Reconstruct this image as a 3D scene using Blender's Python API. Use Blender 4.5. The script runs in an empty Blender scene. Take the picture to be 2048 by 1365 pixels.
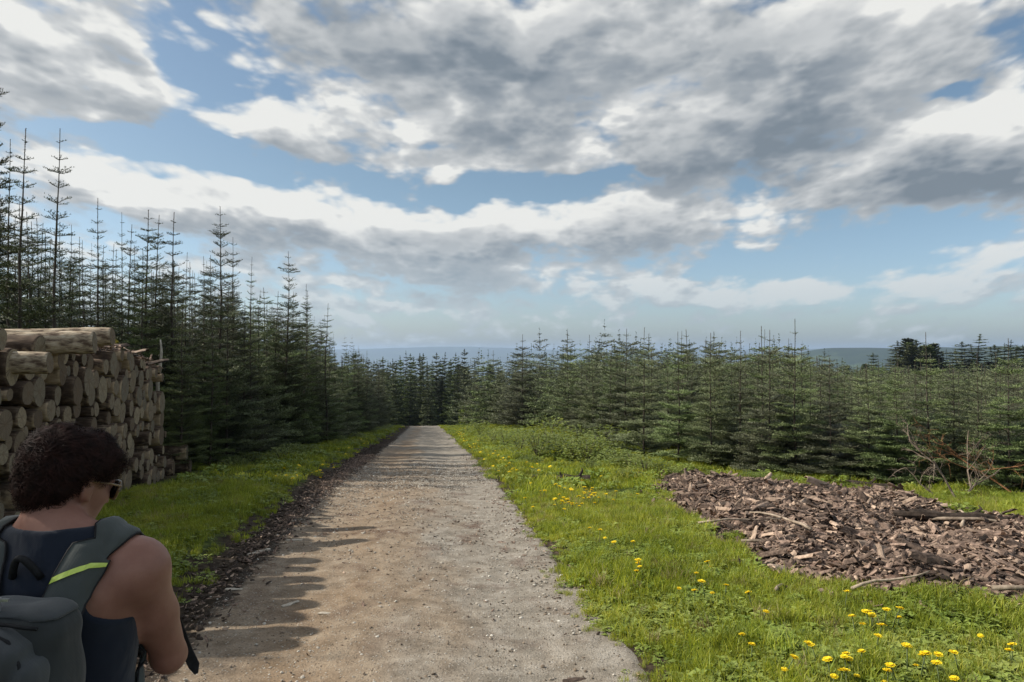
import bpy, math, random
import numpy as np
from mathutils import Vector, Matrix, Euler

# ------------------------------------------------------------------ camera, sky, sun, exposure
SC = bpy.context.scene
COL = SC.collection
rad = math.radians
FPX = 1450.0          # focal length in pixels of the 2048 px wide photograph
HORIZON = 705.0
CAM_Z = 1.7
cam_data = bpy.data.cameras.new("camera")
cam_data.sensor_width = 36.0
cam_data.lens = 36.0 * FPX / 2048.0
cam_data.clip_start = 0.05
cam_data.clip_end = 40000.0
cam = bpy.data.objects.new("camera", cam_data)
COL.objects.link(cam)
cam.location = (0, 0, CAM_Z)
cam.rotation_euler = (math.pi / 2 + math.atan((HORIZON - 682.5) / FPX), 0, 0)
SC.camera = cam

SUN_EL = rad(35.5)
SUN_AZ = rad(5.0)    # sun stands to the left (-X), turned this far towards +Y
sun_vec = Vector((-math.cos(SUN_AZ) * math.cos(SUN_EL), math.sin(SUN_AZ) * math.cos(SUN_EL), math.sin(SUN_EL)))
sd = bpy.data.lights.new("sun", 'SUN')
sd.energy = 5.0
sd.angle = rad(0.55)
sd.color = (1.0, 0.93, 0.82)
sun = bpy.data.objects.new("sun", sd)
COL.objects.link(sun)
sun.rotation_euler = (-sun_vec).to_track_quat('-Z', 'Y').to_euler()

SC.view_settings.view_transform = 'Standard'
SC.view_settings.look = 'None'
SC.view_settings.exposure = 0.22
SC.view_settings.gamma = 1.0
SC.view_settings.use_curve_mapping = False
SC.cycles.max_bounces = 6
SC.cycles.diffuse_bounces = 3
SC.cycles.transmission_bounces = 3
SC.cycles.transparent_max_bounces = 8
SC.cycles.volume_bounces = 0


class NT:
    """small helper for building node trees"""
    def __init__(self, tree):
        self.t = tree
        self.n = tree.nodes
        self.l = tree.links

    def new(self, typ, **kw):
        nd = self.n.new(typ)
        for k, v in kw.items():
            setattr(nd, k, v)
        return nd

    def put(self, sock, v):
        if hasattr(v, 'is_output'):
            self.l.new(v, sock)
        elif v is not None:
            if isinstance(v, (tuple, list)) and sock.type == 'RGBA' and len(v) == 3:
                v = tuple(v) + (1.0,)
            sock.default_value = v

    def math(self, op, a, b=None, c=None, clamp=False):
        nd = self.new('ShaderNodeMath', operation=op, use_clamp=clamp)
        for i, v in enumerate((a, b, c)):
            if v is not None:
                self.put(nd.inputs[i], v)
        return nd.outputs[0]

    def vmath(self, op, a, b=None, c=None):
        nd = self.new('ShaderNodeVectorMath', operation=op)
        for i, v in enumerate((a, b, c)):
            if v is not None:
                self.put(nd.inputs[i], v)
        return nd.outputs['Value'] if op in ('LENGTH', 'DOT_PRODUCT') else nd.outputs[0]

    def noise(self, vec, scale, detail=4.0, rough=0.5, lac=2.0, dist=0.0, typ='FBM', dims='3D'):
        nd = self.new('ShaderNodeTexNoise', noise_dimensions=dims)
        if typ != 'FBM':
            nd.noise_type = typ
        if vec is not None:
            self.put(nd.inputs['Vector'], vec)
        self.put(nd.inputs['Scale'], scale)
        self.put(nd.inputs['Detail'], detail)
        self.put(nd.inputs['Roughness'], rough)
        self.put(nd.inputs['Lacunarity'], lac)
        self.put(nd.inputs['Distortion'], dist)
        return nd.outputs['Fac']

    def voronoi(self, vec, scale, feature='F1', out='Distance', rnd=1.0):
        nd = self.new('ShaderNodeTexVoronoi', feature=feature)
        if vec is not None:
            self.put(nd.inputs['Vector'], vec)
        self.put(nd.inputs['Scale'], scale)
        self.put(nd.inputs['Randomness'], rnd)
        return nd.outputs[out]

    def maprange(self, v, a, b, c=0.0, d=1.0, typ='LINEAR'):
        nd = self.new('ShaderNodeMapRange', interpolation_type=typ)
        for i, x in enumerate((v, a, b, c, d)):
            self.put(nd.inputs[i], x)
        return nd.outputs[0]

    def mix(self, f, a, b, blend='MIX'):
        nd = self.new('ShaderNodeMix', data_type='RGBA', blend_type=blend)
        self.put(nd.inputs[0], f)
        self.put(nd.inputs[6], a)
        self.put(nd.inputs[7], b)
        return nd.outputs[2]

    def combine(self, x, y, z):
        nd = self.new('ShaderNodeCombineXYZ')
        for i, v in enumerate((x, y, z)):
            self.put(nd.inputs[i], v)
        return nd.outputs[0]

    def sep(self, v):
        nd = self.new('ShaderNodeSeparateXYZ')
        self.put(nd.inputs[0], v)
        return nd.outputs

    def ramp(self, fac, stops, interp='LINEAR'):
        nd = self.new('ShaderNodeValToRGB')
        cr = nd.color_ramp
        cr.interpolation = interp
        while len(cr.elements) > 1:
            cr.elements.remove(cr.elements[-1])
        cr.elements[0].position = stops[0][0]
        cr.elements[0].color = tuple(stops[0][1]) + (1,)
        for p, c in stops[1:]:
            e = cr.elements.new(p)
            e.color = tuple(c) + (1,)
        self.put(nd.inputs[0], fac)
        return nd.outputs[0]


def px_to_sky(px, py):
    x, z = (px - 1024.0) / FPX, (HORIZON - py) / FPX
    return math.degrees(math.atan(x)), math.degrees(math.atan(z / math.hypot(1, x)))


# clouds of this afternoon: centre and half size given as seen in the photo, turned into
# azimuth / elevation; weight > 0 cloud, < 0 clear sky;  dark = how thick and grey the base is
CLOUDS = [
    # cx, cy, rx, ry, slope(deg), weight
    (120, 110, 300, 130, -12, .50), (480, 235, 330, 60, -12, .45), (230, 215, 200, 60, -22, .30), (900, 70, 480, 140, -3, .75),
    (1500, 70, 560, 120, 0, .70), (1010, 250, 270, 95, 12, .60), (1440, 270, 300, 105, 12, .75), (1700, 330, 200, 70, 0, .35),
    (1935, 300, 270, 120, 5, .75), (330, 400, 330, 60, -2, .55), (560, 440, 330, 70, -3, .40), (850, 485, 260, 75, 0, .65),
    (1250, 450, 380, 60, 2, .45), (1700, 385, 330, 40, 0, .35), (1750, 100, 400, 100, -10, .45),
    (680, 565, 120, 16, -3, .35), (865, 562, 50, 13, 0, .40), (1380, 580, 180, 32, 3, .40), (1620, 585, 140, 22, 5, .45),
    (1900, 548, 160, 32, 8, .45), (1530, 488, 55, 18, 5, .50), (1060, 550, 250, 40, 0, .30), (850, 612, 200, 14, 2, .30),
    (1400, 605, 120, 14, 2, .25), (1800, 622, 60, 9, 0, .25), (160, 315, 90, 14, -6, .30), (910, 345, 90, 32, 25, .45),
    (400, 150, 120, 55, -25, -.60), (270, 285, 330, 45, -12, -.75), (560, 335, 330, 36, -3, -.65), (1050, 380, 290, 36, 4, -.62),
    (1870, 180, 110, 34, 0, -.95), (1730, 480, 330, 55, 0, -.70), (1650, 540, 300, 30, 0, -.40), (1000, 125, 60, 26, 20, -.35),
    (380, 20, 70, 40, -40, -.35), (870, 295, 40, 18, 20, -.45), (1200, 350, 120, 20, 0, -.4),
]
DARKS = [
    (820, 90, 380, 105, -5, .95), (1480, 280, 300, 90, 8, 1.0), (1560, 325, 230, 50, 4, .55), (1900, 350, 260, 70, 0, .85), (1090, 245, 200, 70, 10, .55), (860, 495, 260, 40, 0, .60),
    (1350, 60, 450, 120, 0, .45), (520, 465, 300, 36, 0, .35), (1250, 480, 350, 50, 0, .25), (230, 120, 130, 60, -20, .35), (1950, 90, 260, 110, 0, .4),
    (1700, 400, 350, 40, 0, .35),
    # sunlit upper edges
    (1290, 205, 130, 52, 25, -.85), (1950, 222, 190, 40, 3, -.8), (925, 436, 170, 22, 0, -.6), (850, 225, 80, 60, 20, -.7), (1180, 130, 130, 40, 20, -.3), (100, 190, 200, 50, -15, -.35), (480, 215, 160, 40, -5, -.4), (560, 365, 260, 22, -2, -.4),
]

world = bpy.data.worlds.new("World")
SC.world = world
world.use_nodes = True
W = NT(world.node_tree)
W.n.clear()


def blob_sum(N, vec, blobs):
    acc = None
    for cx, cy, rx, ry, rot, w in blobs:
        az, el = px_to_sky(cx, cy)
        az1, _ = px_to_sky(cx + rx, cy)
        az0, _ = px_to_sky(cx - rx, cy)
        _, e1 = px_to_sky(cx, cy - ry)
        _, e0 = px_to_sky(cx, cy + ry)
        sx, sy = (az1 - az0) / 2, (e1 - e0) / 2
        m = N.new('ShaderNodeMapping', vector_type='TEXTURE')
        N.put(m.inputs['Vector'], vec)
        m.inputs['Location'].default_value = (az, el, 0)
        m.inputs['Rotation'].default_value = (0, 0, rad(rot))
        m.inputs['Scale'].default_value = (sx * 1.25, sy * 1.25, 1)
        ln = N.vmath('LENGTH', m.outputs[0])
        f = N.maprange(ln, 1.0, 0.15, 0.0, w, 'SMOOTHSTEP')
        acc = f if acc is None else N.math('ADD', acc, f)
    return acc


def cloud_group():
    g = bpy.data.node_groups.new("cloud_density", 'ShaderNodeTree')
    g.interface.new_socket(name='Dir', in_out='INPUT', socket_type='NodeSocketVector')
    g.interface.new_socket(name='Density', in_out='OUTPUT', socket_type='NodeSocketFloat')
    g.interface.new_socket(name='Polar', in_out='OUTPUT', socket_type='NodeSocketVector')
    g.interface.new_socket(name='Pattern', in_out='OUTPUT', socket_type='NodeSocketVector')
    N = NT(g)
    gi = N.new('NodeGroupInput')
    go = N.new('NodeGroupOutput')
    x, y, z = N.sep(gi.outputs[0])
    az = N.math('MULTIPLY', N.math('ARCTAN2', x, y), 57.2958)
    el = N.math('MULTIPLY', N.math('ARCSINE', z), 57.2958)
    zz = N.math('ADD', N.math('MAXIMUM', z, 0.0), 0.085)
    P = N.combine(N.math('DIVIDE', x, zz), N.math('DIVIDE', y, zz), 0.0)
    # puffy clouds have height of their own: in the lower sky the pattern is less flattened than a flat sheet would be
    ele = N.math('MAXIMUM', el, -2.0)
    w_ = N.math('DIVIDE', 1.6, N.math('ADD', ele, 26.0))
    Q = N.combine(N.math('MULTIPLY', az, w_), N.math('MULTIPLY', N.math('LOGARITHM', N.math('ADD', ele, 26.0), 2.71828), 3.3), 3.7)
    hi_ = N.math('MAXIMUM', N.maprange(el, 34, 50, 0, 1, 'SMOOTHSTEP'), N.maprange(N.math('ABSOLUTE', az), 110, 150, 0, 1, 'SMOOTHSTEP'))
    vm = N.new('ShaderNodeMix', data_type='VECTOR')
    N.put(vm.inputs[0], hi_)
    N.put(vm.inputs[4], Q)
    N.put(vm.inputs[5], P)
    QQ = vm.outputs[1]
    wn = N.new('ShaderNodeTexNoise', noise_dimensions='2D')
    N.put(wn.inputs['Vector'], QQ)
    wn.inputs['Scale'].default_value = 3.2
    wn.inputs['Detail'].default_value = 3.0
    wv = N.vmath('SUBTRACT', wn.outputs['Color'], (.5, .5, .5))
    pol = N.combine(az, el, 0.0)
    # warp the outlines, less towards the horizon
    wsc = N.maprange(el, 0, 25, .8, 6.5)
    w2 = N.vmath('MULTIPLY', wv, N.combine(N.math('MULTIPLY', wsc, 1.3), wsc, 0.0))
    polw = N.vmath('ADD', pol, w2)
    b = blob_sum(N, polw, CLOUDS)
    n1 = N.noise(QQ, 1.9, 5.0, 0.55, dims='2D')
    vo = N.new('ShaderNodeTexVoronoi', feature='SMOOTH_F1', voronoi_dimensions='2D')
    N.put(vo.inputs['Vector'], N.vmath('ADD', QQ, N.vmath('MULTIPLY', wv, (.10, .10, 0))))
    vo.inputs['Scale'].default_value = 6.5
    vo.inputs['Detail'].default_value = 2.0
    vo.inputs['Roughness'].default_value = 0.55
    vo.inputs['Lacunarity'].default_value = 2.2
    vo.inputs['Smoothness'].default_value = 0.35
    n2 = N.math('SUBTRACT', 1.0, vo.outputs['Distance'])
    n3 = N.noise(QQ, 14.0, 4.0, 0.6, dims='2D')
    d = N.math('ADD', b, N.math('MULTIPLY', N.math('SUBTRACT', n1, 0.5), 1.7))
    d = N.math('ADD', d, N.math('MULTIPLY', N.math('SUBTRACT', n2, 0.36), 0.62))
    d = N.math('ADD', d, N.math('MULTIPLY', N.math('SUBTRACT', n3, 0.5), 0.38))
    d = N.math('ADD', d, 0.30)
    # clear pale band right at the horizon
    d = N.math('SUBTRACT', d, N.maprange(el, 0.2, 4.0, 0.30, 0.0))
    N.l.new(d, go.inputs[0])
    N.l.new(polw, go.inputs[1])
    N.l.new(QQ, go.inputs[2])
    return g


def build_world():
    tc = W.new('ShaderNodeTexCoord')
    dirv = W.vmath('NORMALIZE', tc.outputs['Generated'])
    sky = W.new('ShaderNodeTexSky', sky_type='NISHITA')
    sky.sun_disc = False
    sky.sun_elevation = SUN_EL
    sky.sun_rotation = math.atan2(sun_vec.x, sun_vec.y)
    sky.altitude = 200
    sky.air_density = 1.0
    sky.dust_density = 1.6
    sky.ozone_density = 1.3
    bg1 = W.new('ShaderNodeBackground')
    ez = W.math('MULTIPLY', W.math('ARCSINE', W.sep(dirv)[2]), 57.2958)
    tcol = W.mix(W.maprange(ez, 14.0, 0.0, 0.0, 1.0, 'SMOOTHSTEP'), (1.25, 1.32, 1.27), (1.36, 1.52, 1.78))
    tint = W.mix(1.0, sky.outputs[0], tcol, 'MULTIPLY')
    W.put(bg1.inputs['Color'], tint)
    bg1.inputs['Strength'].default_value = 0.078
    grp = cloud_group()
    g1 = W.new('ShaderNodeGroup')
    g1.node_tree = grp
    W.put(g1.inputs[0], dirv)
    # a second look a little towards the sun side of the cloud: what is thinner there is lit
    up = W.vmath('NORMALIZE', W.vmath('ADD', dirv, (-0.012, 0.0, 0.034)))
    g2 = W.new('ShaderNodeGroup')
    g2.node_tree = grp
    W.put(g2.inputs[0], up)
    d, polw = g1.outputs[0], g1.outputs[1]
    d2 = g2.outputs[0]
    cover = W.maprange(d, -0.08, 0.50, 0.0, 1.0, 'SMOOTHSTEP')
    dk = blob_sum(W, polw, DARKS)
    x, y, z = W.sep(dirv)
    zz = W.math('ADD', W.math('MAXIMUM', z, 0.0), 0.085)
    P = W.combine(W.math('DIVIDE', x, zz), W.math('DIVIDE', y, zz), 7.0)
    nb = W.noise(W.vmath('ADD', g1.outputs[2], (5.3, 2.1, 0)), 2.4, 4.0, 0.5, dims='2D')
    # thickness makes the base grey
    thick = W.maprange(d, 0.25, 1.3, 0.0, 0.50)
    dark = W.math('ADD', thick, W.math('MULTIPLY', dk, 0.62))
    dark = W.math('ADD', dark, W.math('MULTIPLY', W.math('SUBTRACT', nb, 0.5), 0.9))
    lit = W.math('SUBTRACT', d, W.math('MAXIMUM', d2, -0.25))
    edge = W.maprange(lit, -0.55, 0.75, -0.34, 0.60, 'SMOOTHSTEP')
    dark = W.math('SUBTRACT', dark, edge)
    dark = W.math('MULTIPLY', W.math('ADD', dark, 0.22, clamp=False), 0.80, clamp=True)
    ccol = W.ramp(dark, [(0.0, (0.82, 0.82, 0.79)), (0.2, (0.59, 0.605, 0.61)), (0.48, (0.42, 0.445, 0.465)), (0.75, (0.29, 0.325, 0.36)), (1.0, (0.195, 0.235, 0.275))])
    # distance takes contrast out of the far clouds
    el = W.math('MULTIPLY', W.math('ARCSINE', z), 57.2958)
    far = W.maprange(el, 10.0, 0.5, 0.0, 0.62, 'SMOOTHSTEP')
    ccol = W.mix(far, ccol, (0.42, 0.50, 0.55))
    bg2 = W.new('ShaderNodeBackground')
    W.put(bg2.inputs['Color'], ccol)
    bg2.inputs['Strength'].default_value = 0.90
    mx = W.new('ShaderNodeMixShader')
    W.put(mx.inputs[0], W.math('MULTIPLY', cover, W.maprange(el, 0.0, 10.0, 0.75, 0.98)))
    W.l.new(bg1.outputs[0], mx.inputs[1])
    W.l.new(bg2.outputs[0], mx.inputs[2])
    out = W.new('ShaderNodeOutputWorld')
    W.l.new(mx.outputs[0], out.inputs[0])
    world.cycles.sampling_method = 'MANUAL'
    world.cycles.sample_map_resolution = 512


build_world()

# ------------------------------------------------------------------ general helpers
RNG = np.random.default_rng(7)
random.seed(7)


def smooth(x, a, b):
    t = np.clip((np.asarray(x, float) - a) / (b - a), 0, 1)
    return t * t * (3 - 2 * t)


def make_mesh(name, verts, faces, mats=None, mat_idx=None, smooth_shade=False, uv=None, attrs=None):
    """faces: list of tuples or an (n,3)/(n,4) array, or a list of such arrays"""
    me = bpy.data.meshes.new(name)
    verts = np.asarray(verts, np.float32)
    if isinstance(faces, np.ndarray):
        faces = [faces]
    if len(faces) and isinstance(faces[0], np.ndarray):
        loops = np.concatenate([f.reshape(-1) for f in faces]).astype(np.int32)
        tot = np.concatenate([np.full(len(f), f.shape[1], np.int32) for f in faces])
    else:
        loops = np.array([i for f in faces for i in f], np.int32)
        tot = np.array([len(f) for f in faces], np.int32)
    start = np.concatenate([[0], np.cumsum(tot)[:-1]]).astype(np.int32) if len(tot) else np.zeros(0, np.int32)
    me.vertices.add(len(verts))
    me.vertices.foreach_set('co', verts.reshape(-1))
    me.loops.add(len(loops))
    me.loops.foreach_set('vertex_index', loops)
    me.polygons.add(len(tot))
    me.polygons.foreach_set('loop_start', start)
    me.polygons.foreach_set('loop_total', tot)
    for m in (mats or []):
        me.materials.append(m)
    if mat_idx is not None:
        me.polygons.foreach_set('material_index', np.asarray(mat_idx, np.int32))
    me.polygons.foreach_set('use_smooth', np.full(len(tot), bool(smooth_shade)))
    if uv is not None:
        lay = me.uv_layers.new(name='UVMap')
        lay.data.foreach_set('uv', np.asarray(uv, np.float32)[loops].reshape(-1))
    for k, v in (attrs or {}).items():
        a = me.attributes.new(k, 'FLOAT', 'POINT')
        a.data.foreach_set('value', np.asarray(v, np.float32))
    me.update(calc_edges=True)
    return me


def link(name, data, parent=None, loc=(0, 0, 0), rot=(0, 0, 0), scale=(1, 1, 1), label=None, cat=None, group=None, kind=None):
    o = bpy.data.objects.new(name, data)
    COL.objects.link(o)
    if parent is not None:
        o.parent = parent
    o.location = loc
    o.rotation_euler = rot
    o.scale = scale if hasattr(scale, '__len__') else (scale,) * 3
    for k, v in (('label', label), ('category', cat), ('group', group), ('kind', kind)):
        if v:
            o[k] = v
    return o


def copy_tree(src, kids, loc, rot, scale, label, cat=None, group=None):
    c = src.copy()
    COL.objects.link(c)
    c.location = loc
    c.rotation_euler = rot
    c.scale = scale if hasattr(scale, '__len__') else (scale,) * 3
    c['label'] = label
    if cat:
        c['category'] = cat
    if group:
        c['group'] = group
    elif 'group' in c:
        del c['group']
    for k in kids:
        d = k.copy()
        COL.objects.link(d)
        d.parent = c
    return c


class MB:
    """collects pieces of geometry into one mesh"""
    def __init__(self):
        self.v, self.f, self.m, self.n = [], [], [], 0

    def add(self, verts, faces, mi=0):
        self.v.append(np.asarray(verts, float))
        for f in faces:
            self.f.append(tuple(int(i) + self.n for i in f))
            self.m.append(mi)
        self.n += len(verts)

    def tube(self, pts, radii, seg=6, mi=0, cap=True):
        pts = np.asarray(pts, float)
        radii = np.broadcast_to(np.asarray(radii, float), (len(pts),))
        vs = []
        d = pts[1] - pts[0]
        d /= np.linalg.norm(d) + 1e-9
        a = np.array([0, 0, 1.0]) if abs(d[2]) < .9 else np.array([1.0, 0, 0])
        u = np.cross(d, a)
        u /= np.linalg.norm(u)
        for i, p in enumerate(pts):
            d = pts[min(i + 1, len(pts) - 1)] - pts[max(i - 1, 0)]
            d /= np.linalg.norm(d) + 1e-9
            u = u - d * np.dot(u, d)
            u /= np.linalg.norm(u) + 1e-9
            w = np.cross(d, u)
            for k in range(seg):
                t = 2 * math.pi * k / seg
                vs.append(p + radii[i] * (math.cos(t) * u + math.sin(t) * w))
        fs = []
        for i in range(len(pts) - 1):
            for k in range(seg):
                fs.append((i * seg + k, i * seg + (k + 1) % seg, (i + 1) * seg + (k + 1) % seg, (i + 1) * seg + k))
        if cap:
            fs.append(tuple(range(seg))[::-1])
            fs.append(tuple((len(pts) - 1) * seg + k for k in range(seg)))
        self.add(vs, fs, mi)

    def mesh(self, name, mats, smooth_shade=False):
        return make_mesh(name, np.concatenate(self.v), self.f, mats, self.m, smooth_shade)


def material(name):
    m = bpy.data.materials.new(name)
    m.use_nodes = True
    N = NT(m.node_tree)
    bsdf = m.node_tree.nodes['Principled BSDF']
    return m, N, bsdf


def vnoise(x, y, seed=0):
    """cheap smooth value noise, arrays in, about -1..1"""
    x = np.asarray(x, float)
    y = np.asarray(y, float)
    xi, yi = np.floor(x), np.floor(y)
    xf, yf = x - xi, y - yi
    def h(a, b):
        s = np.sin(a * 127.1 + b * 311.7 + seed * 74.7) * 43758.5453
        return (s - np.floor(s)) * 2 - 1
    u, v = xf * xf * (3 - 2 * xf), yf * yf * (3 - 2 * yf)
    return (h(xi, yi) * (1 - u) + h(xi + 1, yi) * u) * (1 - v) + (h(xi, yi + 1) * (1 - u) + h(xi + 1, yi + 1) * u) * v


def fbm(x, y, seed=0, octv=4):
    s, a = 0, 1.0
    for i in range(octv):
        s = s + a * vnoise(np.asarray(x) * 2 ** i, np.asarray(y) * 2 ** i, seed + i)
        a *= .5
    return s

# ------------------------------------------------------------------ terrain shape
PROF_Y = np.array([-30, -5, 0, 4.6, 6.7, 9.6, 15, 23, 40, 66, 90, 130, 200, 400, 900, 2200, 4000, 7000, 12000])
PROF_D = np.array([1.2, 1.62, 1.70, 1.84, 1.90, 2.04, 2.43, 3.11, 4.52, 6.70, 9.6, 14.0, 22, 42, 80, 140, 150, 160, 200])
RIGHT_D = np.array([1.2, 1.62, 1.70, 1.84, 1.90, 2.04, 2.36, 2.85, 3.7, 5.0, 6.5, 9.0, 16, 40, 80, 140, 150, 160, 200])


def road_x(Y):
    Y = np.asarray(Y, float)
    return -0.21 - 0.115 * Y - 0.00004 * np.clip(Y - 40, 0, 60) ** 2 * 6


HW = 1.47   # half width of the track


def height(X, Y):
    X = np.asarray(X, float)
    Y = np.asarray(Y, float)
    z1 = CAM_Z - np.interp(Y, PROF_Y, PROF_D)
    z2 = CAM_Z - np.interp(Y, PROF_Y, RIGHT_D)
    u = X - road_x(Y)
    t = smooth(u, HW + .8, HW + 8)
    z = z1 * (1 - t) + z2 * t
    near = 1 - smooth(np.hypot(X, Y), 150, 400)
    # verges stand a hand's breadth above the track, banked on the left
    z = z + near * 0.11 * smooth(-u, HW + 0.05, HW + 0.75)
    z = z + near * 0.04 * smooth(u, HW - 0.1, HW + 0.6)
    off = smooth(np.abs(u), HW, HW + 1.2)
    z = z + near * off * (0.045 * vnoise(X * .9, Y * .9, 3) + 0.02 * vnoise(X * 2.9, Y * 2.9, 5))
    # track: two shallow wheel lines and a slight crown
    on = 1 - smooth(np.abs(u), HW - .1, HW + .3)
    z = z + near * on * (0.012 * np.cos(u * 2 * math.pi / 1.5) + 0.012 * vnoise(X * .7, Y * .5, 11))
    # far hills
    a = np.degrees(np.arctan2(X, np.maximum(Y, 1)))
    r = np.hypot(X, Y)
    rid1 = np.exp(-((r - 9000) / 1500.0) ** 2) * (205 + 38 * np.exp(-((a + 5.0) / 6.0) ** 2) + 6 * vnoise(a * .35, a * 0, 8) + 2 * vnoise(a * 1.4, a * 0, 9))
    rid2 = np.exp(-((r - 2900) / 420.0) ** 2) * smooth(a, 12, 24) * (159 + 3.0 * vnoise(a * .5, a * 0, 12))
    z = z + rid1 + rid2
    return z


def ground_pt(px, py):
    """point of the ground seen at a pixel of the 2048 px photograph"""
    dx, dz = (px - 1024) / FPX, (HORIZON - py) / FPX
    ys = np.linspace(1.0, 140, 6000)
    hit = height(dx * ys, ys) - (CAM_Z + dz * ys)
    i = int(np.argmax(hit > 0)) if (hit > 0).any() else len(ys) - 1
    Y = ys[i]
    return float(dx * Y), float(Y), float(height(dx * Y, Y))


def tree_h(px, Y, top_py):
    """height a tree must have, standing at depth Y on the column px, for its tip to reach the row top_py"""
    X = (px - 1024) / FPX * Y
    return (CAM_Z + (HORIZON - top_py) / FPX * Y) - float(height(X, Y))

# ------------------------------------------------------------------ ground materials
def mat_ground():
    m, N, b = material("meadow_soil")
    geo = N.new('ShaderNodeNewGeometry')
    pos = geo.outputs['Position']
    n1 = N.noise(pos, 1.3, 5, .6)
    n2 = N.noise(pos, 14, 5, .65)
    n3 = N.noise(pos, 0.02, 3, .5)
    grass = N.ramp(n2, [(.3, (.028, .042, .010)), (.5, (.070, .095, .018)), (.7, (.13, .15, .04))])
    soil = N.ramp(n2, [(.3, (.020, .014, .009)), (.55, (.055, .040, .026)), (.75, (.10, .078, .05))])
    at = N.new('ShaderNodeAttribute', attribute_name='soil').outputs['Fac']
    f = N.math('ADD', at, N.math('MULTIPLY', N.math('SUBTRACT', n1, .5), .9))
    col = N.mix(N.maprange(f, .42, .58), grass, soil)
    # woods and fields on the far slopes
    d = N.vmath('LENGTH', pos)
    farc = N.ramp(N.noise(pos, 0.0022, 6, .6), [(.35, (.016, .030, .014)), (.52, (.026, .045, .018)), (.58, (.07, .10, .035)), (.66, (.03, .05, .02))])
    col = N.mix(N.maprange(d, 60, 200), col, N.mix(N.maprange(n3, .4, .6), (.018, .034, .016), farc))
    N.put(b.inputs['Base Color'], col)
    b.inputs['Roughness'].default_value = .95
    b.inputs['Specular IOR Level'].default_value = .15
    bp = N.new('ShaderNodeBump')
    bp.inputs['Strength'].default_value = .8
    bp.inputs['Distance'].default_value = .03
    N.put(bp.inputs['Height'], n2)
    N.put(b.inputs['Normal'], bp.outputs[0])
    return m


def mat_road():
    m, N, b = material("gravel_track")
    geo = N.new('ShaderNodeNewGeometry')
    pos = geo.outputs['Position']
    uvn = N.new('ShaderNodeUVMap')
    u, v, _ = N.sep(uvn.outputs[0])          # u: metres from the middle, v: metres along
    st = N.combine(u, N.math('MULTIPLY', v, .35), 0.0)
    big = N.noise(st, 1.1, 4, .55)
    mid = N.noise(pos, 6.0, 5, .62)
    fine = N.noise(pos, 70, 4, .7)
    tan = N.ramp(mid, [(.28, (.185, .138, .092)), (.5, (.305, .235, .165)), (.72, (.42, .34, .25))])
    grey = N.ramp(mid, [(.28, (.19, .168, .135)), (.5, (.315, .28, .23)), (.72, (.45, .41, .35))])
    side = N.math('ADD', N.maprange(u, -.5, .9), N.math('MULTIPLY', N.math('SUBTRACT', big, .5), 2.2))
    side = N.math('ADD', side, N.math('MULTIPLY', N.maprange(v, 14, 34), 0.7))
    col = N.mix(N.maprange(side, .25, .8, 0, 1, 'SMOOTHSTEP'), tan, grey)
    # ochre clay in the left wheel line, close by
    och = N.math('MULTIPLY', N.maprange(N.math('ABSOLUTE', N.math('ADD', u, .55)), .5, .05, 0, 1, 'SMOOTHSTEP'), N.maprange(N.noise(st, 2.0, 4, .6), .42, .62))
    col = N.mix(N.math('MULTIPLY', och, .35), col, (.30, .18, .085))
    # rotten bark rubbed into the surface
    bk = N.noise(N.combine(u, N.math('MULTIPLY', v, .8), 3.0), 2.3, 6, .68)
    bmask = N.math('MULTIPLY', N.maprange(bk, .52, .66, 0, 1, 'SMOOTHSTEP'), N.math('ADD', .30, N.math('MULTIPLY', N.maprange(N.math('ABSOLUTE', N.math('SUBTRACT', v, 8.6)), 3.8, .5), .55)))
    col = N.mix(bmask, col, N.ramp(fine, [(.3, (.055, .030, .020)), (.6, (.16, .095, .065))]))
    # dark soil at the left edge
    lft = N.math('ADD', N.maprange(u, -1.02, -1.42), N.math('MULTIPLY', N.math('SUBTRACT', N.noise(pos, 4.0, 5, .65), .5), 1.3))
    col = N.mix(N.maprange(lft, .45, .70), col, N.ramp(fine, [(.3, (.020, .014, .010)), (.65, (.062, .046, .032))]))
    # single small stones and chips
    cell = N.new('ShaderNodeTexVoronoi')
    N.put(cell.inputs['Vector'], pos)
    cell.inputs['Scale'].default_value = 62
    cr, cg, cb = N.sep(cell.outputs['Color'])
    stone = N.math('MULTIPLY', N.maprange(cell.outputs['Distance'], .42, .3), N.maprange(cr, .52, .56))
    scol = N.ramp(cg, [(0, (.07, .05, .035)), (.3, (.22, .17, .12)), (.6, (.38, .34, .28)), (.9, (.56, .53, .47)), (1, (.66, .63, .57))])
    col = N.mix(N.math('MULTIPLY', stone, .75), col, scol)
    cell2 = N.voronoi(pos, 150)
    col = N.mix(N.maprange(cell2, .2, .55, .0, .33), col, N.mix(.5, col, (.05, .036, .025)))
    col = N.mix(1.0, col, N.combine(*[N.maprange(fine, .3, .7, .72, 1.22)] * 3), 'MULTIPLY')
    N.put(b.inputs['Base Color'], col)
    b.inputs['Roughness'].default_value = .9
    b.inputs['Specular IOR Level'].default_value = .2
    h = N.math('ADD', N.math('MULTIPLY', stone, .5), N.math('MULTIPLY', fine, .9))
    h = N.math('ADD', h, N.math('MULTIPLY', mid, 1.6))
    bp = N.new('ShaderNodeBump')
    bp.inputs['Strength'].default_value = .85
    bp.inputs['Distance'].default_value = .012
    N.put(bp.inputs['Height'], h)
    N.put(b.inputs['Normal'], bp.outputs[0])
    return m


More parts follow.
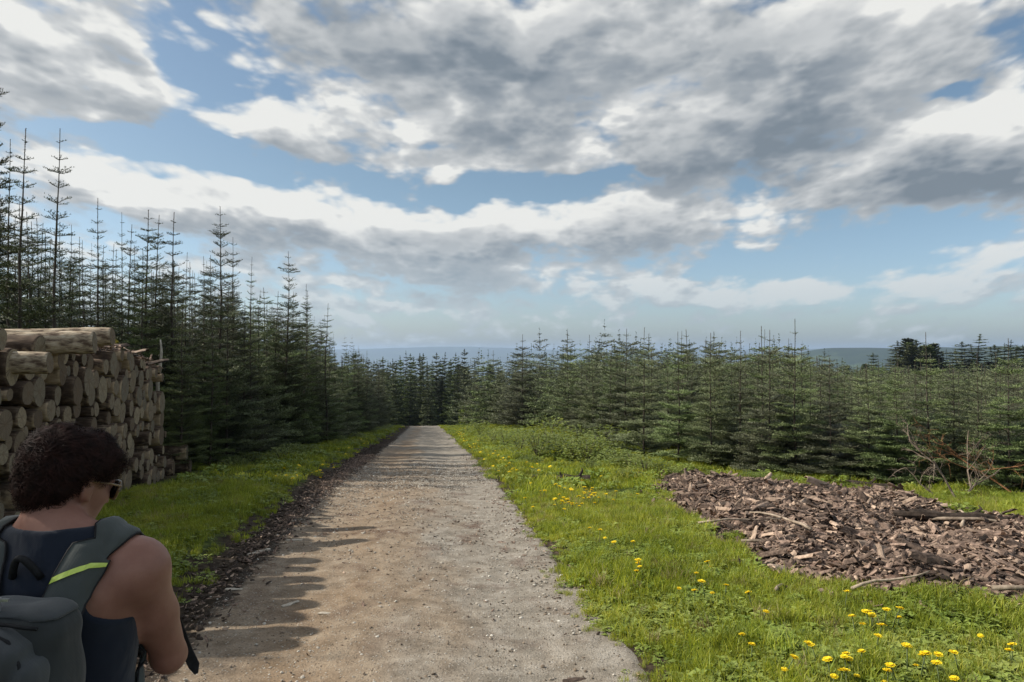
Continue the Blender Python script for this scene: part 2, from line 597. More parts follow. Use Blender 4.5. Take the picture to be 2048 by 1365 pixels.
# bark heap outline on the ground, from the corners seen in the photo
HEAP_PX = [(1318, 950), (1400, 958), (1500, 968), (1640, 982), (1760, 990), (1870, 1008), (1960, 1034), (2060, 1046), (2260, 1100),
           (2300, 1260), (2048, 1205), (1900, 1198), (1780, 1188), (1660, 1160), (1560, 1150), (1480, 1120), (1450, 1072), (1400, 1050), (1345, 1000)]
HEAP = np.array([ground_pt(*p)[:2] for p in HEAP_PX])


def heap_dist(X, Y):
    """signed distance to the outline, positive inside"""
    X = np.atleast_1d(np.asarray(X, float))
    Y = np.atleast_1d(np.asarray(Y, float))
    n = len(HEAP)
    ins = np.zeros(X.shape, bool)
    dist = np.full(X.shape, 1e9)
    for i in range(n):
        x0, y0 = HEAP[i]
        x1, y1 = HEAP[(i + 1) % n]
        c = ((y0 > Y) != (y1 > Y)) & (X < (x1 - x0) * (Y - y0) / (y1 - y0 + 1e-12) + x0)
        ins ^= c
        ex, ey = x1 - x0, y1 - y0
        t = np.clip(((X - x0) * ex + (Y - y0) * ey) / (ex * ex + ey * ey), 0, 1)
        dist = np.minimum(dist, np.hypot(X - x0 - t * ex, Y - y0 - t * ey))
    return np.where(ins, dist, -dist)


def heap_z(X, Y):
    d = heap_dist(X, Y) + .12 * vnoise(np.asarray(X) * 2.1, np.asarray(Y) * 2.1, 31)
    return height(X, Y) + 0.12 * smooth(d, -.05, .45) + .06 * smooth(d, .1, .5) * fbm(np.asarray(X) * 2.2, np.asarray(Y) * 2.2, 21, 4) - .03


def build_ground():
    # polar sheet, fine towards the view, out past the horizon hills
    th = np.radians(np.concatenate([np.linspace(-180, -50, 60)[:-1], np.linspace(-50, 50, 520), np.linspace(50, 180, 60)[1:-1]]))
    r = [0.0]
    step = .12
    while r[-1] < 14500:
        r.append(r[-1] + step)
        step = max(.12, r[-1] * .013)
    r = np.array(r[1:])
    R, T = np.meshgrid(r, th, indexing='ij')
    X, Y = R * np.sin(T), R * np.cos(T)
    Z = height(X, Y)
    u = X - road_x(Y)
    inroad = (np.abs(u) < HW - .18) & (Y < 110) & (Y > -5)
    Z = np.where(inroad, Z - .03, Z)
    soil = np.clip(.25 + .35 * (1 - smooth(np.abs(u), HW, HW + .25)), 0, 1)
    soil = np.where((u < 0), np.clip(soil + .55 * (1 - smooth(-u, HW, HW + .9)), 0, 1), soil)
    # needle litter under the firs
    lft = smooth(-u, HW + 2.0, HW + 3.2)
    soil = np.maximum(soil, lft * .8 * (Y > 11))
    soil = np.maximum(soil, smooth(heap_dist(X.ravel(), Y.ravel()).reshape(X.shape), -.35, .1) * .9)
    nr, nt = X.shape
    verts = np.stack([X, Y, Z], -1).reshape(-1, 3)
    verts = np.vstack([verts, [[0, 0, float(height(0, 0))]]])
    idx = np.arange(nr * nt).reshape(nr, nt)
    nx = np.roll(idx, -1, axis=1)
    quads = np.stack([idx[:-1], idx[1:], nx[1:], nx[:-1]], -1).reshape(-1, 4)[:, ::-1]
    c = nr * nt
    tris = np.stack([np.full(nt, c), nx[0], idx[0]], -1)
    me = make_mesh("ground", verts, [quads, tris], [mat_ground()], smooth_shade=True, attrs={'soil': np.append(soil.ravel(), .5)})
    me.polygons.foreach_set('use_smooth', np.ones(len(me.polygons), bool))
    link("ground", me, kind='structure', label='grassy forest ground sloping down to far wooded hills')


def build_road():
    vs = [-4.0]
    while vs[-1] < 105:
        vs.append(vs[-1] + (.05 if vs[-1] < 12 else .05 + (vs[-1] - 12) * .012))
    v = np.array(vs)
    u = np.linspace(-1, 1, 66)
    V, U = np.meshgrid(v, u, indexing='ij')
    hw = HW + .05 * vnoise(V * .45, U * 0 + np.sign(U), 41) + .02 * vnoise(V * 3, U * 0 + np.sign(U), 42)
    Uo = U * hw
    X, Y = road_x(V) + Uo, V
    Z = height(X, Y) + .012 + .007 * vnoise(X * 5, Y * 5, 43) + .004 * vnoise(X * 14, Y * 14, 44)
    Z -= .05 * smooth(np.abs(U), .93, 1.0)
    n0, n1 = X.shape
    idx = np.arange(n0 * n1).reshape(n0, n1)
    q = np.stack([idx[:-1, :-1], idx[:-1, 1:], idx[1:, 1:], idx[1:, :-1]], -1).reshape(-1, 4)
    me = make_mesh("gravel_track", np.stack([X, Y, Z], -1).reshape(-1, 3), q, [mat_road()], smooth_shade=True, uv=np.stack([Uo, V], -1).reshape(-1, 2))
    link("gravel_track", me, kind='structure', label='sunlit gravel forest track with brown soil patches running downhill')


def road_z(X, Y):
    return height(X, Y) + .012


build_ground()
build_road()


# ------------------------------------------------------------------ scattering helper (geometry nodes, for uncountable stuff)
def scatter(name, pts, rots, scales, idx, variants, label=None):
    """one object that draws the meshes in variants at the points"""
    src = bpy.data.collections.new(name + "_kinds")
    for i, me in enumerate(variants):
        o = bpy.data.objects.new("%s_%02d" % (name, i), me)
        src.objects.link(o)
    me = bpy.data.meshes.new(name)
    pts = np.asarray(pts, np.float32)
    me.vertices.add(len(pts))
    me.vertices.foreach_set('co', pts.reshape(-1))
    for nm, typ, dat, fld in (('rot', 'FLOAT_VECTOR', rots, 'vector'), ('scl', 'FLOAT', scales, 'value'), ('kind_index', 'INT', idx, 'value')):
        a = me.attributes.new(nm, typ, 'POINT')
        a.data.foreach_set(fld, np.asarray(dat, np.int32 if typ == 'INT' else np.float32).reshape(-1))
    ob = link(name, me, kind='stuff', label=label)
    ng = bpy.data.node_groups.new(name + "_scatter", 'GeometryNodeTree')
    ng.interface.new_socket(name='Geometry', in_out='INPUT', socket_type='NodeSocketGeometry')
    ng.interface.new_socket(name='Geometry', in_out='OUTPUT', socket_type='NodeSocketGeometry')
    n, l = ng.nodes, ng.links
    gi, go = n.new('NodeGroupInput'), n.new('NodeGroupOutput')
    ip = n.new('GeometryNodeInstanceOnPoints')
    ci = n.new('GeometryNodeCollectionInfo')
    ci.inputs['Collection'].default_value = src
    ci.inputs['Separate Children'].default_value = True
    ci.inputs['Reset Children'].default_value = True
    ip.inputs['Pick Instance'].default_value = True

    def attr(nm, typ):
        a = n.new('GeometryNodeInputNamedAttribute')
        a.data_type = typ
        a.inputs['Name'].default_value = nm
        return a.outputs['Attribute']
    l.new(gi.outputs[0], ip.inputs['Points'])
    l.new(ci.outputs[0], ip.inputs['Instance'])
    l.new(attr('kind_index', 'INT'), ip.inputs['Instance Index'])
    e2r = n.new('FunctionNodeEulerToRotation')
    l.new(attr('rot', 'FLOAT_VECTOR'), e2r.inputs[0])
    l.new(e2r.outputs[0], ip.inputs['Rotation'])
    l.new(attr('scl', 'FLOAT'), ip.inputs['Scale'])
    l.new(ip.outputs[0], go.inputs[0])
    md = ob.modifiers.new("scatter", 'NODES')
    md.node_group = ng
    return ob

# ------------------------------------------------------------------ plant materials
def mat_needles(name, dark, light, young, rough=.55):
    m, N, b = material(name)
    oi = N.new('ShaderNodeObjectInfo').outputs['Random']
    tip = N.new('ShaderNodeAttribute', attribute_name='tip').outputs['Fac']
    geo = N.new('ShaderNodeNewGeometry')
    n = N.noise(geo.outputs['Position'], 2.2, 3, .6)
    base = N.mix(N.maprange(n, .3, .7), dark, light)
    col = N.mix(N.math('MULTIPLY', tip, N.maprange(oi, 0, 1, .45, 1.0)), base, young)  # pale new growth; contrast with dark inner needles also paints crown shade
    hsv = N.new('ShaderNodeHueSaturation')
    N.put(hsv.inputs['Hue'], N.maprange(oi, 0, 1, .475, .53))
    N.put(hsv.inputs['Saturation'], N.maprange(oi, 0, 1, .72, 1.15))
    N.put(hsv.inputs['Value'], N.maprange(N.math('FRACT', N.math('MULTIPLY', oi, 7.31)), 0, 1, .75, 1.3))
    N.put(hsv.inputs['Color'], col)
    N.put(b.inputs['Base Color'], hsv.outputs[0])
    b.inputs['Roughness'].default_value = rough
    b.inputs['Specular IOR Level'].default_value = .35
    return m


def mat_simple(name, c1, c2, scale=20.0, rough=.85, bump=.3, dist=.01, c3=None, objvar=0.0, spec=.3, stretch=None, lo=.35, hi=.65):
    m, N, b = material(name)
    tc = N.new('ShaderNodeTexCoord').outputs['Object']
    if stretch:
        tc = N.vmath('MULTIPLY', tc, stretch)
    n = N.noise(tc, scale, 5, .62)
    stops = [(lo, c1), (hi, c2)]
    if c3:
        stops.append((min(.98, hi + .14), c3))
    col = N.ramp(n, stops)
    if objvar:
        oi = N.new('ShaderNodeObjectInfo').outputs['Random']
        f = N.maprange(oi, 0, 1, 1 - objvar, 1 + objvar)
        col = N.mix(1.0, col, N.combine(f, f, f), 'MULTIPLY')
    N.put(b.inputs['Base Color'], col)
    b.inputs['Roughness'].default_value = rough
    b.inputs['Specular IOR Level'].default_value = spec
    if bump:
        bp = N.new('ShaderNodeBump')
        bp.inputs['Strength'].default_value = bump
        bp.inputs['Distance'].default_value = dist
        N.put(bp.inputs['Height'], n)
        N.put(b.inputs['Normal'], bp.outputs[0])
    return m


def mat_leaf(name, cols, rough=.5, transl=.3, objvar=.2):
    """thin leaves and grass: diffuse surface that lets some sun through"""
    m = bpy.data.materials.new(name)
    m.use_nodes = True
    N = NT(m.node_tree)
    N.n.clear()
    oi = N.new('ShaderNodeObjectInfo').outputs['Random']
    geo = N.new('ShaderNodeNewGeometry')
    isl = geo.outputs['Random Per Island']
    n = N.noise(geo.outputs['Position'], 1.1, 3, .6)
    f = N.math('ADD', N.math('MULTIPLY', isl, .6), N.math('MULTIPLY', N.math('SUBTRACT', n, .3), .9))
    col = N.ramp(f, [(i / (len(cols) - 1), c) for i, c in enumerate(cols)])
    v = N.maprange(oi, 0, 1, 1 - objvar, 1 + objvar)
    col = N.mix(1.0, col, N.combine(v, v, v), 'MULTIPLY')
    b = N.new('ShaderNodeBsdfPrincipled')
    N.put(b.inputs['Base Color'], col)
    b.inputs['Roughness'].default_value = rough
    b.inputs['Specular IOR Level'].default_value = .3
    t = N.new('ShaderNodeBsdfTranslucent')
    N.put(t.inputs['Color'], N.mix(1.0, col, (1.5, 1.35, .6), 'MULTIPLY'))
    mx = N.new('ShaderNodeMixShader')
    mx.inputs[0].default_value = transl
    N.l.new(b.outputs[0], mx.inputs[1])
    N.l.new(t.outputs[0], mx.inputs[2])
    o = N.new('ShaderNodeOutputMaterial')
    N.l.new(mx.outputs[0], o.inputs[0])
    return m


M_NEEDLE = mat_needles("fir_needles", (.011, .022, .010), (.042, .070, .024), (.36, .39, .18))
M_NEEDLE_L = mat_needles("spruce_needles", (.010, .020, .008), (.036, .054, .019), (.22, .24, .085))
M_TRUNK = mat_simple("conifer_bark", (.035, .028, .022), (.11, .09, .07), 25, .9, .5, stretch=(1, 1, .3))


# ------------------------------------------------------------------ conifers
def conifer(seed, H, R, whorl=.27, leader=.5, bare=.05, nb=(5, 7), ndl=.038, step=.015, wid=.010, power=1.02, up=(20, 3), droop=0.0,
            tipw=.27, twig_gap=.055, detail=2, inter=4, thin=0.0, top_gap=1.0):
    """returns (trunk mesh, crown mesh). A crown is whorls of branches, each a flat spray of needled shoots."""
    rg = np.random.default_rng(seed)
    P0, P1, TP = [], [], []        # needled shoots
    wood = MB()
    # trunk with a slight lean and kinks
    nz = 9
    tz = np.linspace(0, H, nz)
    lx = np.cumsum(rg.normal(0, .012, nz)) * H / 3
    ly = np.cumsum(rg.normal(0, .012, nz)) * H / 3
    def tr(z):
        return np.array([np.interp(z, tz, lx) - lx[0], np.interp(z, tz, ly) - ly[0], z])
    r0 = .0075 * H + .006
    tb = MB()
    zz = np.linspace(0, H, 14)
    tb.tube([tr(z) for z in zz], [max(.0065, r0 * (1 - z / H) ** .9) * (1.25 if z == 0 else 1) for z in zz], 7)
    trunk = tb.mesh("fir_trunk", [M_TRUNK], True)

    def branch(base, az, elev, L, lvl):
        nseg = max(3, int(L / .12))
        d = np.array([math.cos(az) * math.cos(elev), math.sin(az) * math.cos(elev), math.sin(elev)])
        pts = [base]
        e = elev
        for i in range(nseg):
            t = i / nseg
            e2 = e + rad(-10 * droop * (1 - t) * 4 + 9 * (t - .3)) + rg.normal(0, .04)
            a2 = az + rg.normal(0, .05)
            d = np.array([math.cos(a2) * math.cos(e2), math.sin(a2) * math.cos(e2), math.sin(e2)])
            pts.append(pts[-1] + d * L / nseg)
        pts = np.array(pts)
        wood.tube(pts, np.linspace(max(.004, .013 * L), .003, len(pts)), 4, 0, False)
        s0 = 0 if L < .35 else .12 + thin * .3
        for i in range(nseg):
            t = (i + 1) / nseg
            if t > s0:
                P0.append(pts[i]); P1.append(pts[i + 1]); TP.append(1.0 if i == nseg - 1 else .25)
        # side shoots in herringbone order
        nt = int(L / twig_gap)
        for k in range(nt):
            t = s0 + (1 - s0) * (k + .5) / nt
            if t > .95:
                continue
            f = t * nseg
            i = min(int(f), nseg - 1)
            p = pts[i] + (pts[i + 1] - pts[i]) * (f - i)
            ax = pts[i + 1] - pts[i]
            ax /= np.linalg.norm(ax)
            side = np.cross([0, 0, 1.0], ax)
            side /= np.linalg.norm(side) + 1e-9
            for s in (-1, 1):
                if rg.random() < thin + .06:
                    continue
                ll = min(L * (1 - t) * .85 + .06, .5 * L + .05) * rg.uniform(.75, 1.2)
                ang = rad(rg.uniform(42, 58))
                dd = ax * math.cos(ang) + side * s * math.sin(ang) + np.array([0, 0, rg.uniform(-.08, .16)])
                dd /= np.linalg.norm(dd)
                q = p + dd * ll
                nn = max(1, int(ll / .16))
                for j in range(nn):
                    P0.append(p + dd * ll * j / nn); P1.append(p + dd * ll * (j + 1) / nn); TP.append(.85 if j == nn - 1 else .2)
                if detail > 1 and ll > .16:
                    s2 = np.cross([0, 0, 1.0], dd)
                    s2 /= np.linalg.norm(s2) + 1e-9
                    m = int(ll / .085)
                    for j in range(1, m):
                        tt = j / m
                        for s3 in (-1, 1):
                            l3 = min(.16, ll * (1 - tt) * .7 + .03)
                            d3 = dd * .65 + s2 * s3 * .75 + np.array([0, 0, rg.uniform(-.1, .2)])
                            d3 /= np.linalg.norm(d3)
                            pp = p + dd * ll * tt
                            P0.append(pp); P1.append(pp + d3 * l3); TP.append(.8)
    z = H * bare + .05
    ztop = H - leader
    while z < ztop - leader * .55:
        t = min(.9999, (z - H * bare) / (ztop - H * bare))
        L = R * ((1 - t) ** power * .93 + .07) * (1.0 if t > .12 else .8 + .2 * t / .12)
        if t > .82:
            L = max(L, R * tipw)
        n = int(rg.integers(nb[0], nb[1] + 1))
        if t > .8:
            n = max(4, n - 1)
        a0 = rg.uniform(0, 6.28)
        for k in range(n):
            if rg.random() < thin * .5:
                continue
            az = a0 + k * 6.283 / n + rg.normal(0, .16)
            el = rad(up[1] + (up[0] - up[1]) * t ** 2.2 + rg.normal(0, 5))
            branch(tr(z + rg.normal(0, .012)), az, el, L * rg.uniform(.78, 1.14), 0)
        g = whorl * rg.uniform(.82, 1.2) * (1 + (top_gap - 1) * smooth(t, .55, .95))
        # small branches between whorls
        for k in range(int(inter * (1 - .5 * t)) if t < .58 else (2 if t < .74 else 0)):
            zi = z + g * rg.uniform(.25, .8)
            if zi < ztop:
                branch(tr(zi), rg.uniform(0, 6.28), rad(rg.uniform(0, 30)), L * rg.uniform(.35, .8), 0)
        z += g
    # the last two whorls stand clear below the bare leader and make the cross-shaped top
    for zt, ln, nbr in ((ztop, R * (tipw - .03), 5), (ztop - leader * .42, R * (tipw + .06), 5), (H - leader * .45, R * .07, 3)):
        a0 = rg.uniform(0, 6.28)
        for k in range(nbr):
            branch(tr(zt + rg.normal(0, .01)), a0 + k * 6.283 / nbr + rg.normal(0, .15), rad(rg.uniform(8, 24)), ln * rg.uniform(.75, 1.2), 0)
    zl = np.arange(H - leader * 1.0, H, .12)
    for a in zl:
        P0.append(tr(a)); P1.append(tr(min(a + .12, H))); TP.append(.1)
    n_lead = len(zl)
    P0, P1, TP = np.array(P0), np.array(P1), np.array(TP)
    # needles: two triangles rows per shoot, swept forward, plus a top row
    ax = P1 - P0
    Ls = np.linalg.norm(ax, axis=1)
    ax /= Ls[:, None] + 1e-9
    upv = np.array([0, 0, 1.0])
    side = np.cross(upv, ax)
    sl = np.linalg.norm(side, axis=1)
    bad = sl < .25
    side[bad] = np.cross([1.0, 0, 0], ax[bad])
    side /= np.linalg.norm(side, axis=1)[:, None] + 1e-9
    nrm = np.cross(ax, side)
    cnt = np.maximum(2, (Ls / step).astype(int))
    ids = np.repeat(np.arange(len(P0)), cnt)
    off = np.arange(len(ids)) - np.repeat(np.cumsum(cnt) - cnt, cnt)
    t = (off + rg.random(len(ids))) / cnt[ids]
    pos = P0[ids] + (P1 - P0)[ids] * t[:, None]
    phi = np.where(off % 5 == 4, rg.uniform(50, 130, len(ids)), rg.uniform(-12, 38, len(ids)))
    phi = np.radians(phi)
    sg = np.where(off % 2 == 0, 1.0, -1.0)
    dr = ax[ids] * rg.uniform(.35, .75, len(ids))[:, None] + side[ids] * (sg * np.cos(phi))[:, None] + nrm[ids] * np.sin(phi)[:, None]
    dr /= np.linalg.norm(dr, axis=1)[:, None]
    ln = ndl * rg.uniform(.75, 1.15, len(ids)) * (1 - .3 * t) * np.where(ids >= len(P0) - n_lead, .55, 1.0)
    tipp = pos + dr * ln[:, None]
    w = ax[ids] * (wid * rg.uniform(.8, 1.3, len(ids)))[:, None]
    nv = np.stack([pos - w, pos + w, tipp], 1).reshape(-1, 3)
    nf = np.arange(len(nv)).reshape(-1, 3)
    na = np.repeat(TP[ids] * rg.uniform(.2, 1.0, len(ids)), 3)
    wv = np.concatenate(wood.v)
    wf = np.array(wood.f, int)
    verts = np.vstack([nv, wv])
    me = make_mesh("fir_crown", verts, [nf, wf + len(nv)], [M_NEEDLE, M_TRUNK], np.concatenate([np.zeros(len(nf), int), np.ones(len(wf), int)]),
                   attrs={'tip': np.concatenate([na, np.zeros(len(wv))])})
    return trunk, me


TRI = {}


def kinds(specs, name, crown_mat=None):
    out = []
    for s in specs:
        tk, cr = conifer(**s)
        if crown_mat:
            cr.materials[0] = crown_mat
        out.append((tk, cr, s['H'], s['R']))
        TRI[name] = TRI.get(name, 0) + len(cr.polygons)
    return out


YOUNG = kinds([
    dict(seed=1, H=3.0, R=1.1, whorl=.26, leader=.50, nb=(5, 7), top_gap=1.3),
    dict(seed=2, H=3.1, R=1.0, whorl=.29, leader=.62, nb=(5, 6), top_gap=1.4),
    dict(seed=3, H=2.8, R=1.2, whorl=.24, leader=.42, top_gap=1.3),
    dict(seed=4, H=3.0, R=.95, whorl=.27, leader=.55, thin=.12),
    dict(seed=5, H=3.2, R=1.1, whorl=.30, leader=.66, nb=(4, 6), top_gap=1.5),
    dict(seed=6, H=2.7, R=1.1, whorl=.23, leader=.42, top_gap=1.3),
    dict(seed=7, H=3.0, R=.95, whorl=.26, leader=.48, thin=.05),
], 'young')
TALL = kinds([
    dict(seed=11, H=6.2, R=1.25, whorl=.30, leader=.50, nb=(4, 6), thin=.15, top_gap=.85, ndl=.042, step=.016, wid=.011, inter=8, tipw=.17, power=.98, up=(40, 8), twig_gap=.075),
    dict(seed=12, H=6.0, R=1.05, whorl=.30, leader=.55, nb=(4, 5), thin=.22, top_gap=.8, ndl=.042, step=.016, wid=.011, inter=8, tipw=.17, power=.95, up=(36, 4), twig_gap=.075),
    dict(seed=13, H=5.6, R=1.35, whorl=.30, leader=.42, nb=(4, 6), thin=.12, top_gap=.85, ndl=.042, step=.016, wid=.011, inter=8, tipw=.17, power=.98, up=(42, 10), twig_gap=.075),
    dict(seed=14, H=6.4, R=.95, whorl=.28, leader=.60, nb=(3, 5), thin=.28, top_gap=.7, ndl=.042, step=.016, wid=.011, inter=8, tipw=.17, power=.95, up=(34, 2), twig_gap=.075),
    dict(seed=15, H=6.0, R=1.2, whorl=.28, leader=.5, nb=(4, 6), thin=.18, top_gap=.85, ndl=.042, step=.016, wid=.011, inter=8, tipw=.17, power=.98, up=(38, 6), twig_gap=.075),
], 'tall', M_NEEDLE_L)
FARK = kinds([
    dict(seed=21, H=9.0, R=1.7, whorl=.42, leader=.7, nb=(7, 9), ndl=.22, step=.07, wid=.06, power=.8, up=(25, -6), detail=1, inter=6, twig_gap=.22),
    dict(seed=22, H=9.5, R=1.5, whorl=.48, leader=.9, nb=(7, 9), ndl=.22, step=.07, wid=.06, power=.75, up=(25, -8), detail=1, inter=6, twig_gap=.22),
    dict(seed=24, H=9.0, R=1.9, whorl=.40, leader=.3, nb=(8, 10), ndl=.26, step=.06, wid=.08, power=.42, up=(40, 5), detail=1, inter=9, twig_gap=.2, bare=.2),
    dict(seed=23, H=8.5, R=1.9, whorl=.42, leader=.5, nb=(7, 9), ndl=.22, step=.07, wid=.06, power=.7, up=(25, -2), detail=1, inter=6, twig_gap=.22),
], 'far', M_NEEDLE_L)


def plant_tree(name, kinds_, k, X, Y, h, rot, label, cat, group, fat=1.0, far=False):
    tk, cr, H, R = kinds_[k % len(kinds_)]
    s = h / H
    z = float(height(X, Y)) - .04
    # the root is an Empty at the foot of the trunk
    e = link(name, None, loc=(X, Y, z), rot=(0, 0, rot), scale=(s * fat, s * fat, s), label=label, cat=cat, group=group)
    link("trunk", tk, e)
    link("crown", cr, e)
    return e


USED = []


def free(X, Y, d):
    for a, b in USED:
        if (a - X) ** 2 + (b - Y) ** 2 < d * d:
            return False
    USED.append((X, Y))
    return True


GR = "young firs of the plantation right of the track"
LBL_R = "young green fir standing in the dense plantation right of the gravel track"
GL = "firs of the dark stand left of the track"
LBL_L = "dark slender fir crowded into the stand left of the gravel track"

# firs that show by themselves on the right: column, row of the foot, row of the tip, kind, label
FRONT_R = [
    (1590, 962, 634, 1, "tallest young fir, its cross-shaped top highest above the right plantation"),
    (1045, 868, 668, 0, "fir nearest the track at the front edge of the right plantation"),
    (1135, 872, 660, 1, "fir with a wide two-armed top above the leafy scrub"),
    (1180, 868, 668, 3, "narrow fir behind the leafy scrub, with one long leader"),
    (1288, 925, 652, 4, "front fir right of the scrub with a tall thin leader"),
    (1248, 905, 655, 2, "bushy fir with a doubled top beside the leafy scrub"),
    (1356, 935, 660, 1, "fir with a long bare leader in front of the distant blue ridge"),
    (1422, 942, 662, 6, "front fir behind the left tip of the bark heap"),
    (1480, 948, 658, 4, "slim fir left of the tallest one, with a bare spire"),
    (1538, 956, 656, 0, "fir directly left of the tallest one, top like a small cross"),
    (1660, 965, 712, 2, "low broad fir right of the tallest one"),
    (1735, 972, 722, 5, "dense low fir in front of the gap where the blue ridge shows"),
    (1852, 978, 660, 1, "fir with a cross-shaped top in front of the far dark pines"),
    (1795, 976, 730, 2, "wide low fir left of the cross-topped one before the pines"),
    (1955, 985, 700, 4, "fir behind the dead brushwood, pale branch tips"),
    (2015, 990, 672, 0, "rightmost front fir above the tangle of dead brushwood"),
    (1905, 980, 732, 6, "short fir directly behind the dead brushwood"),
    (2060, 985, 720, 3, None), (2110, 990, 700, 5, None), (985, 856, 700, 5, "brownish fir low at the far start of the right plantation"),
    (940, 850, 716, 3, "small fir beside the pale green shrub at the track's end"),
]
cnt_r = 0


def zone_r(px, Y, h, top):
    z = ("near the far end of the track" if px < 1010 else "above the leafy scrub" if px < 1270 else "behind the left tip of the bark heap" if px < 1450 else
         "beside the tallest fir" if px < 1640 else "below the gap with the blue ridge" if px < 1780 else "in front of the distant dark pines" if px < 1900 else
         "behind the dead brushwood" if px < 2060 else "beyond the right picture edge")
    d = "in the front rows" if Y < LINE_Y(px) + 2.2 else ("in the middle rows" if Y < LINE_Y(px) + 6 else "in the back rows")
    return "young fir %s %s" % (d, z), "young firs %s %s" % (d, z)


rg = np.random.default_rng(5)
for px, fy, ty, k, lb in FRONT_R:
    X, Y, Z = ground_pt(px, fy - 11)
    h = tree_h(px, Y, ty)
    USED.append((X, Y))
    plant_tree("fir_tree", YOUNG, k, X, Y, h, rg.uniform(0, 6.28), lb or LBL_R, "tree", None if lb else GR, fat=.86)
    cnt_r += 1
# front line of the plantation: no firs nearer than this
LINE_Y = lambda px: np.interp(px, [900, 1040, 1200, 1400, 1500, 1900, 2048, 2300], [60, 38, 24.5, 15.5, 14.2, 12.0, 10.8, 9.8])
cands = []
for i in range(5200):
    Y = 9 + 48 * rg.random() ** .75
    X = rg.uniform(road_x(Y) + 3.0, .8 * Y + 2.5)
    cands.append((X, Y))
cands.sort(key=lambda c: c[1])
rest_r = []
for X, Y in cands:
    px = 1024 + FPX * X / Y
    if px < 930 or Y < LINE_Y(px) + 1.1:
        continue
    if not free(X, Y, 1.02 if Y < 22 else 1.2):
        continue
    # tips follow the canopy line of the photo, only some reach above it
    top = np.interp(px, [930, 1000, 1250, 1450, 1600, 1660, 1780, 1850, 2048], [722, 708, 690, 690, 696, 722, 730, 730, 726]) + rg.normal(8, 13)
    if rg.random() < (.22 if px < 1660 else .10 if px > 1790 else 0):
        top -= rg.uniform(14, 34)
    h = np.clip(tree_h(px, Y, top), 2.0, 6.0)
    if cnt_r < 150 and px < 2120:
        lb, gp = zone_r(px, Y, h, top)
        plant_tree("fir_tree", YOUNG, int(rg.integers(0, 7)), X, Y, h, rg.uniform(0, 6.28), lb, "tree", gp, fat=rg.uniform(.74, 1.02) * min(1, 3.6 / h))
        cnt_r += 1
    else:
        rest_r.append((X, Y, h))

# left stand: firs that show singly against the sky
FRONT_L = [
    (42, 12.6, 250, 1, "twin-tipped tall fir behind the left end of the log pile", 1.0),
    (30, 13.4, 275, 3, "thin tall fir beside the twin-tipped one behind the log pile", .8),
    (118, 13.6, 252, 1, "tall thin-topped fir standing out above the middle of the log pile", .95),
    (180, 15.0, 390, 3, "slender fir with a small star-like top right of the two tallest", .9),
    (233, 15.6, 420, 3, "very thin fir spire over the right end of the log pile", .6),
    (285, 14.6, 415, 0, "bushy-topped fir with a bent leader over the log pile's right end", 1.0),
    (308, 15.5, 425, 4, "fir with a knobbly top right of the bent-leader fir", .8),
    (342, 15.0, 420, 1, "fir with a long bare leader and one wide low arm", 1.0),
    (376, 17.0, 500, 3, "faint thin fir tip between two darker crowns", .7),
    (408, 17.0, 510, 3, "thin fir with a small cross top left of the tall whorled fir", .7),
    (446, 16.6, 410, 0, "tallest fir in the middle of the left stand, ladder-like whorls", .95),
    (466, 18.0, 470, 4, "fir close behind the ladder-like tallest one", .8),
    (505, 19.0, 510, 3, "thin fir spire halfway along the left stand", .7),
    (550, 21.0, 580, 4, "low fir top left of the dense pointed fir", .8),
    (575, 20.5, 500, 2, "dense pointed fir rising above the right part of the left stand", .85),
    (606, 23.0, 565, 3, "thin fir just right of the dense pointed one", .8),
    (618, 24.0, 580, 0, "fir with short whorls near the right end of the left stand", .8),
    (655, 25.0, 605, 1, "last tall fir of the left stand before the sky opens", .9),
    (710, 36.0, 692, 0, "small fir top in front of the blue hills left of the track", .8),
    (730, 38.0, 700, 3, "fir tip right beside the small one before the blue hills", .8),
    (-30, 14.5, 95, 2, "big fir at the left edge with only its branch tips in view", 1.0),
]
GLN = 0
rg = np.random.default_rng(9)
for px, Y, ty, k, lb, fat in FRONT_L:
    X = (px - 1024) / FPX * Y
    h = tree_h(px, Y, ty)
    USED.append((X, Y))
    plant_tree("fir_tree", TALL, k, X, Y, h, rg.uniform(0, 6.28), lb, "tree", None, fat=fat * 6.0 / h)
    GLN += 1
# front row along the verge, bushy to the ground
for Y in np.concatenate([np.arange(13.2, 40, 1.15), np.arange(40, 66, 1.9)]):
    X = float(road_x(Y)) - HW - np.interp(Y, [13, 18, 30, 50, 66], [2.9, 2.6, 2.3, 2.1, 1.9]) + rg.normal(0, .22)
    px = 1024 + FPX * X / Y
    top = np.interp(px, [300, 450, 560, 660, 700, 760, 800], [550, 580, 630, 688, 708, 726, 740]) + rg.normal(0, 9)
    h = np.clip(tree_h(px, Y, top), 2.4, 6.5)
    USED.append((X, Y))
    zl_ = 'just past the log pile' if Y < 17 else 'halfway down the track' if Y < 30 else 'far down the track'
    plant_tree("fir_tree", YOUNG if rg.random() < .75 else TALL, int(rg.integers(0, 7)), X, Y, h, rg.uniform(0, 6.28), "low bushy fir in the front row along the left verge, %s" % zl_, "tree",
               "front row of firs along the left verge, " + zl_, fat=np.clip(3.2 / h, .7, 1.2) if h > 3.2 else 1.15)
cl = []
for i in range(2600):
    Y = rg.uniform(9, 60)
    X = rg.uniform(-.78 * Y - 3, float(road_x(Y)) - HW - 3.4)
    cl.append((X, Y))
cl.sort(key=lambda c: c[1] - c[0] * .4)
n_l = 0
n_ind = 0
rest_l = []
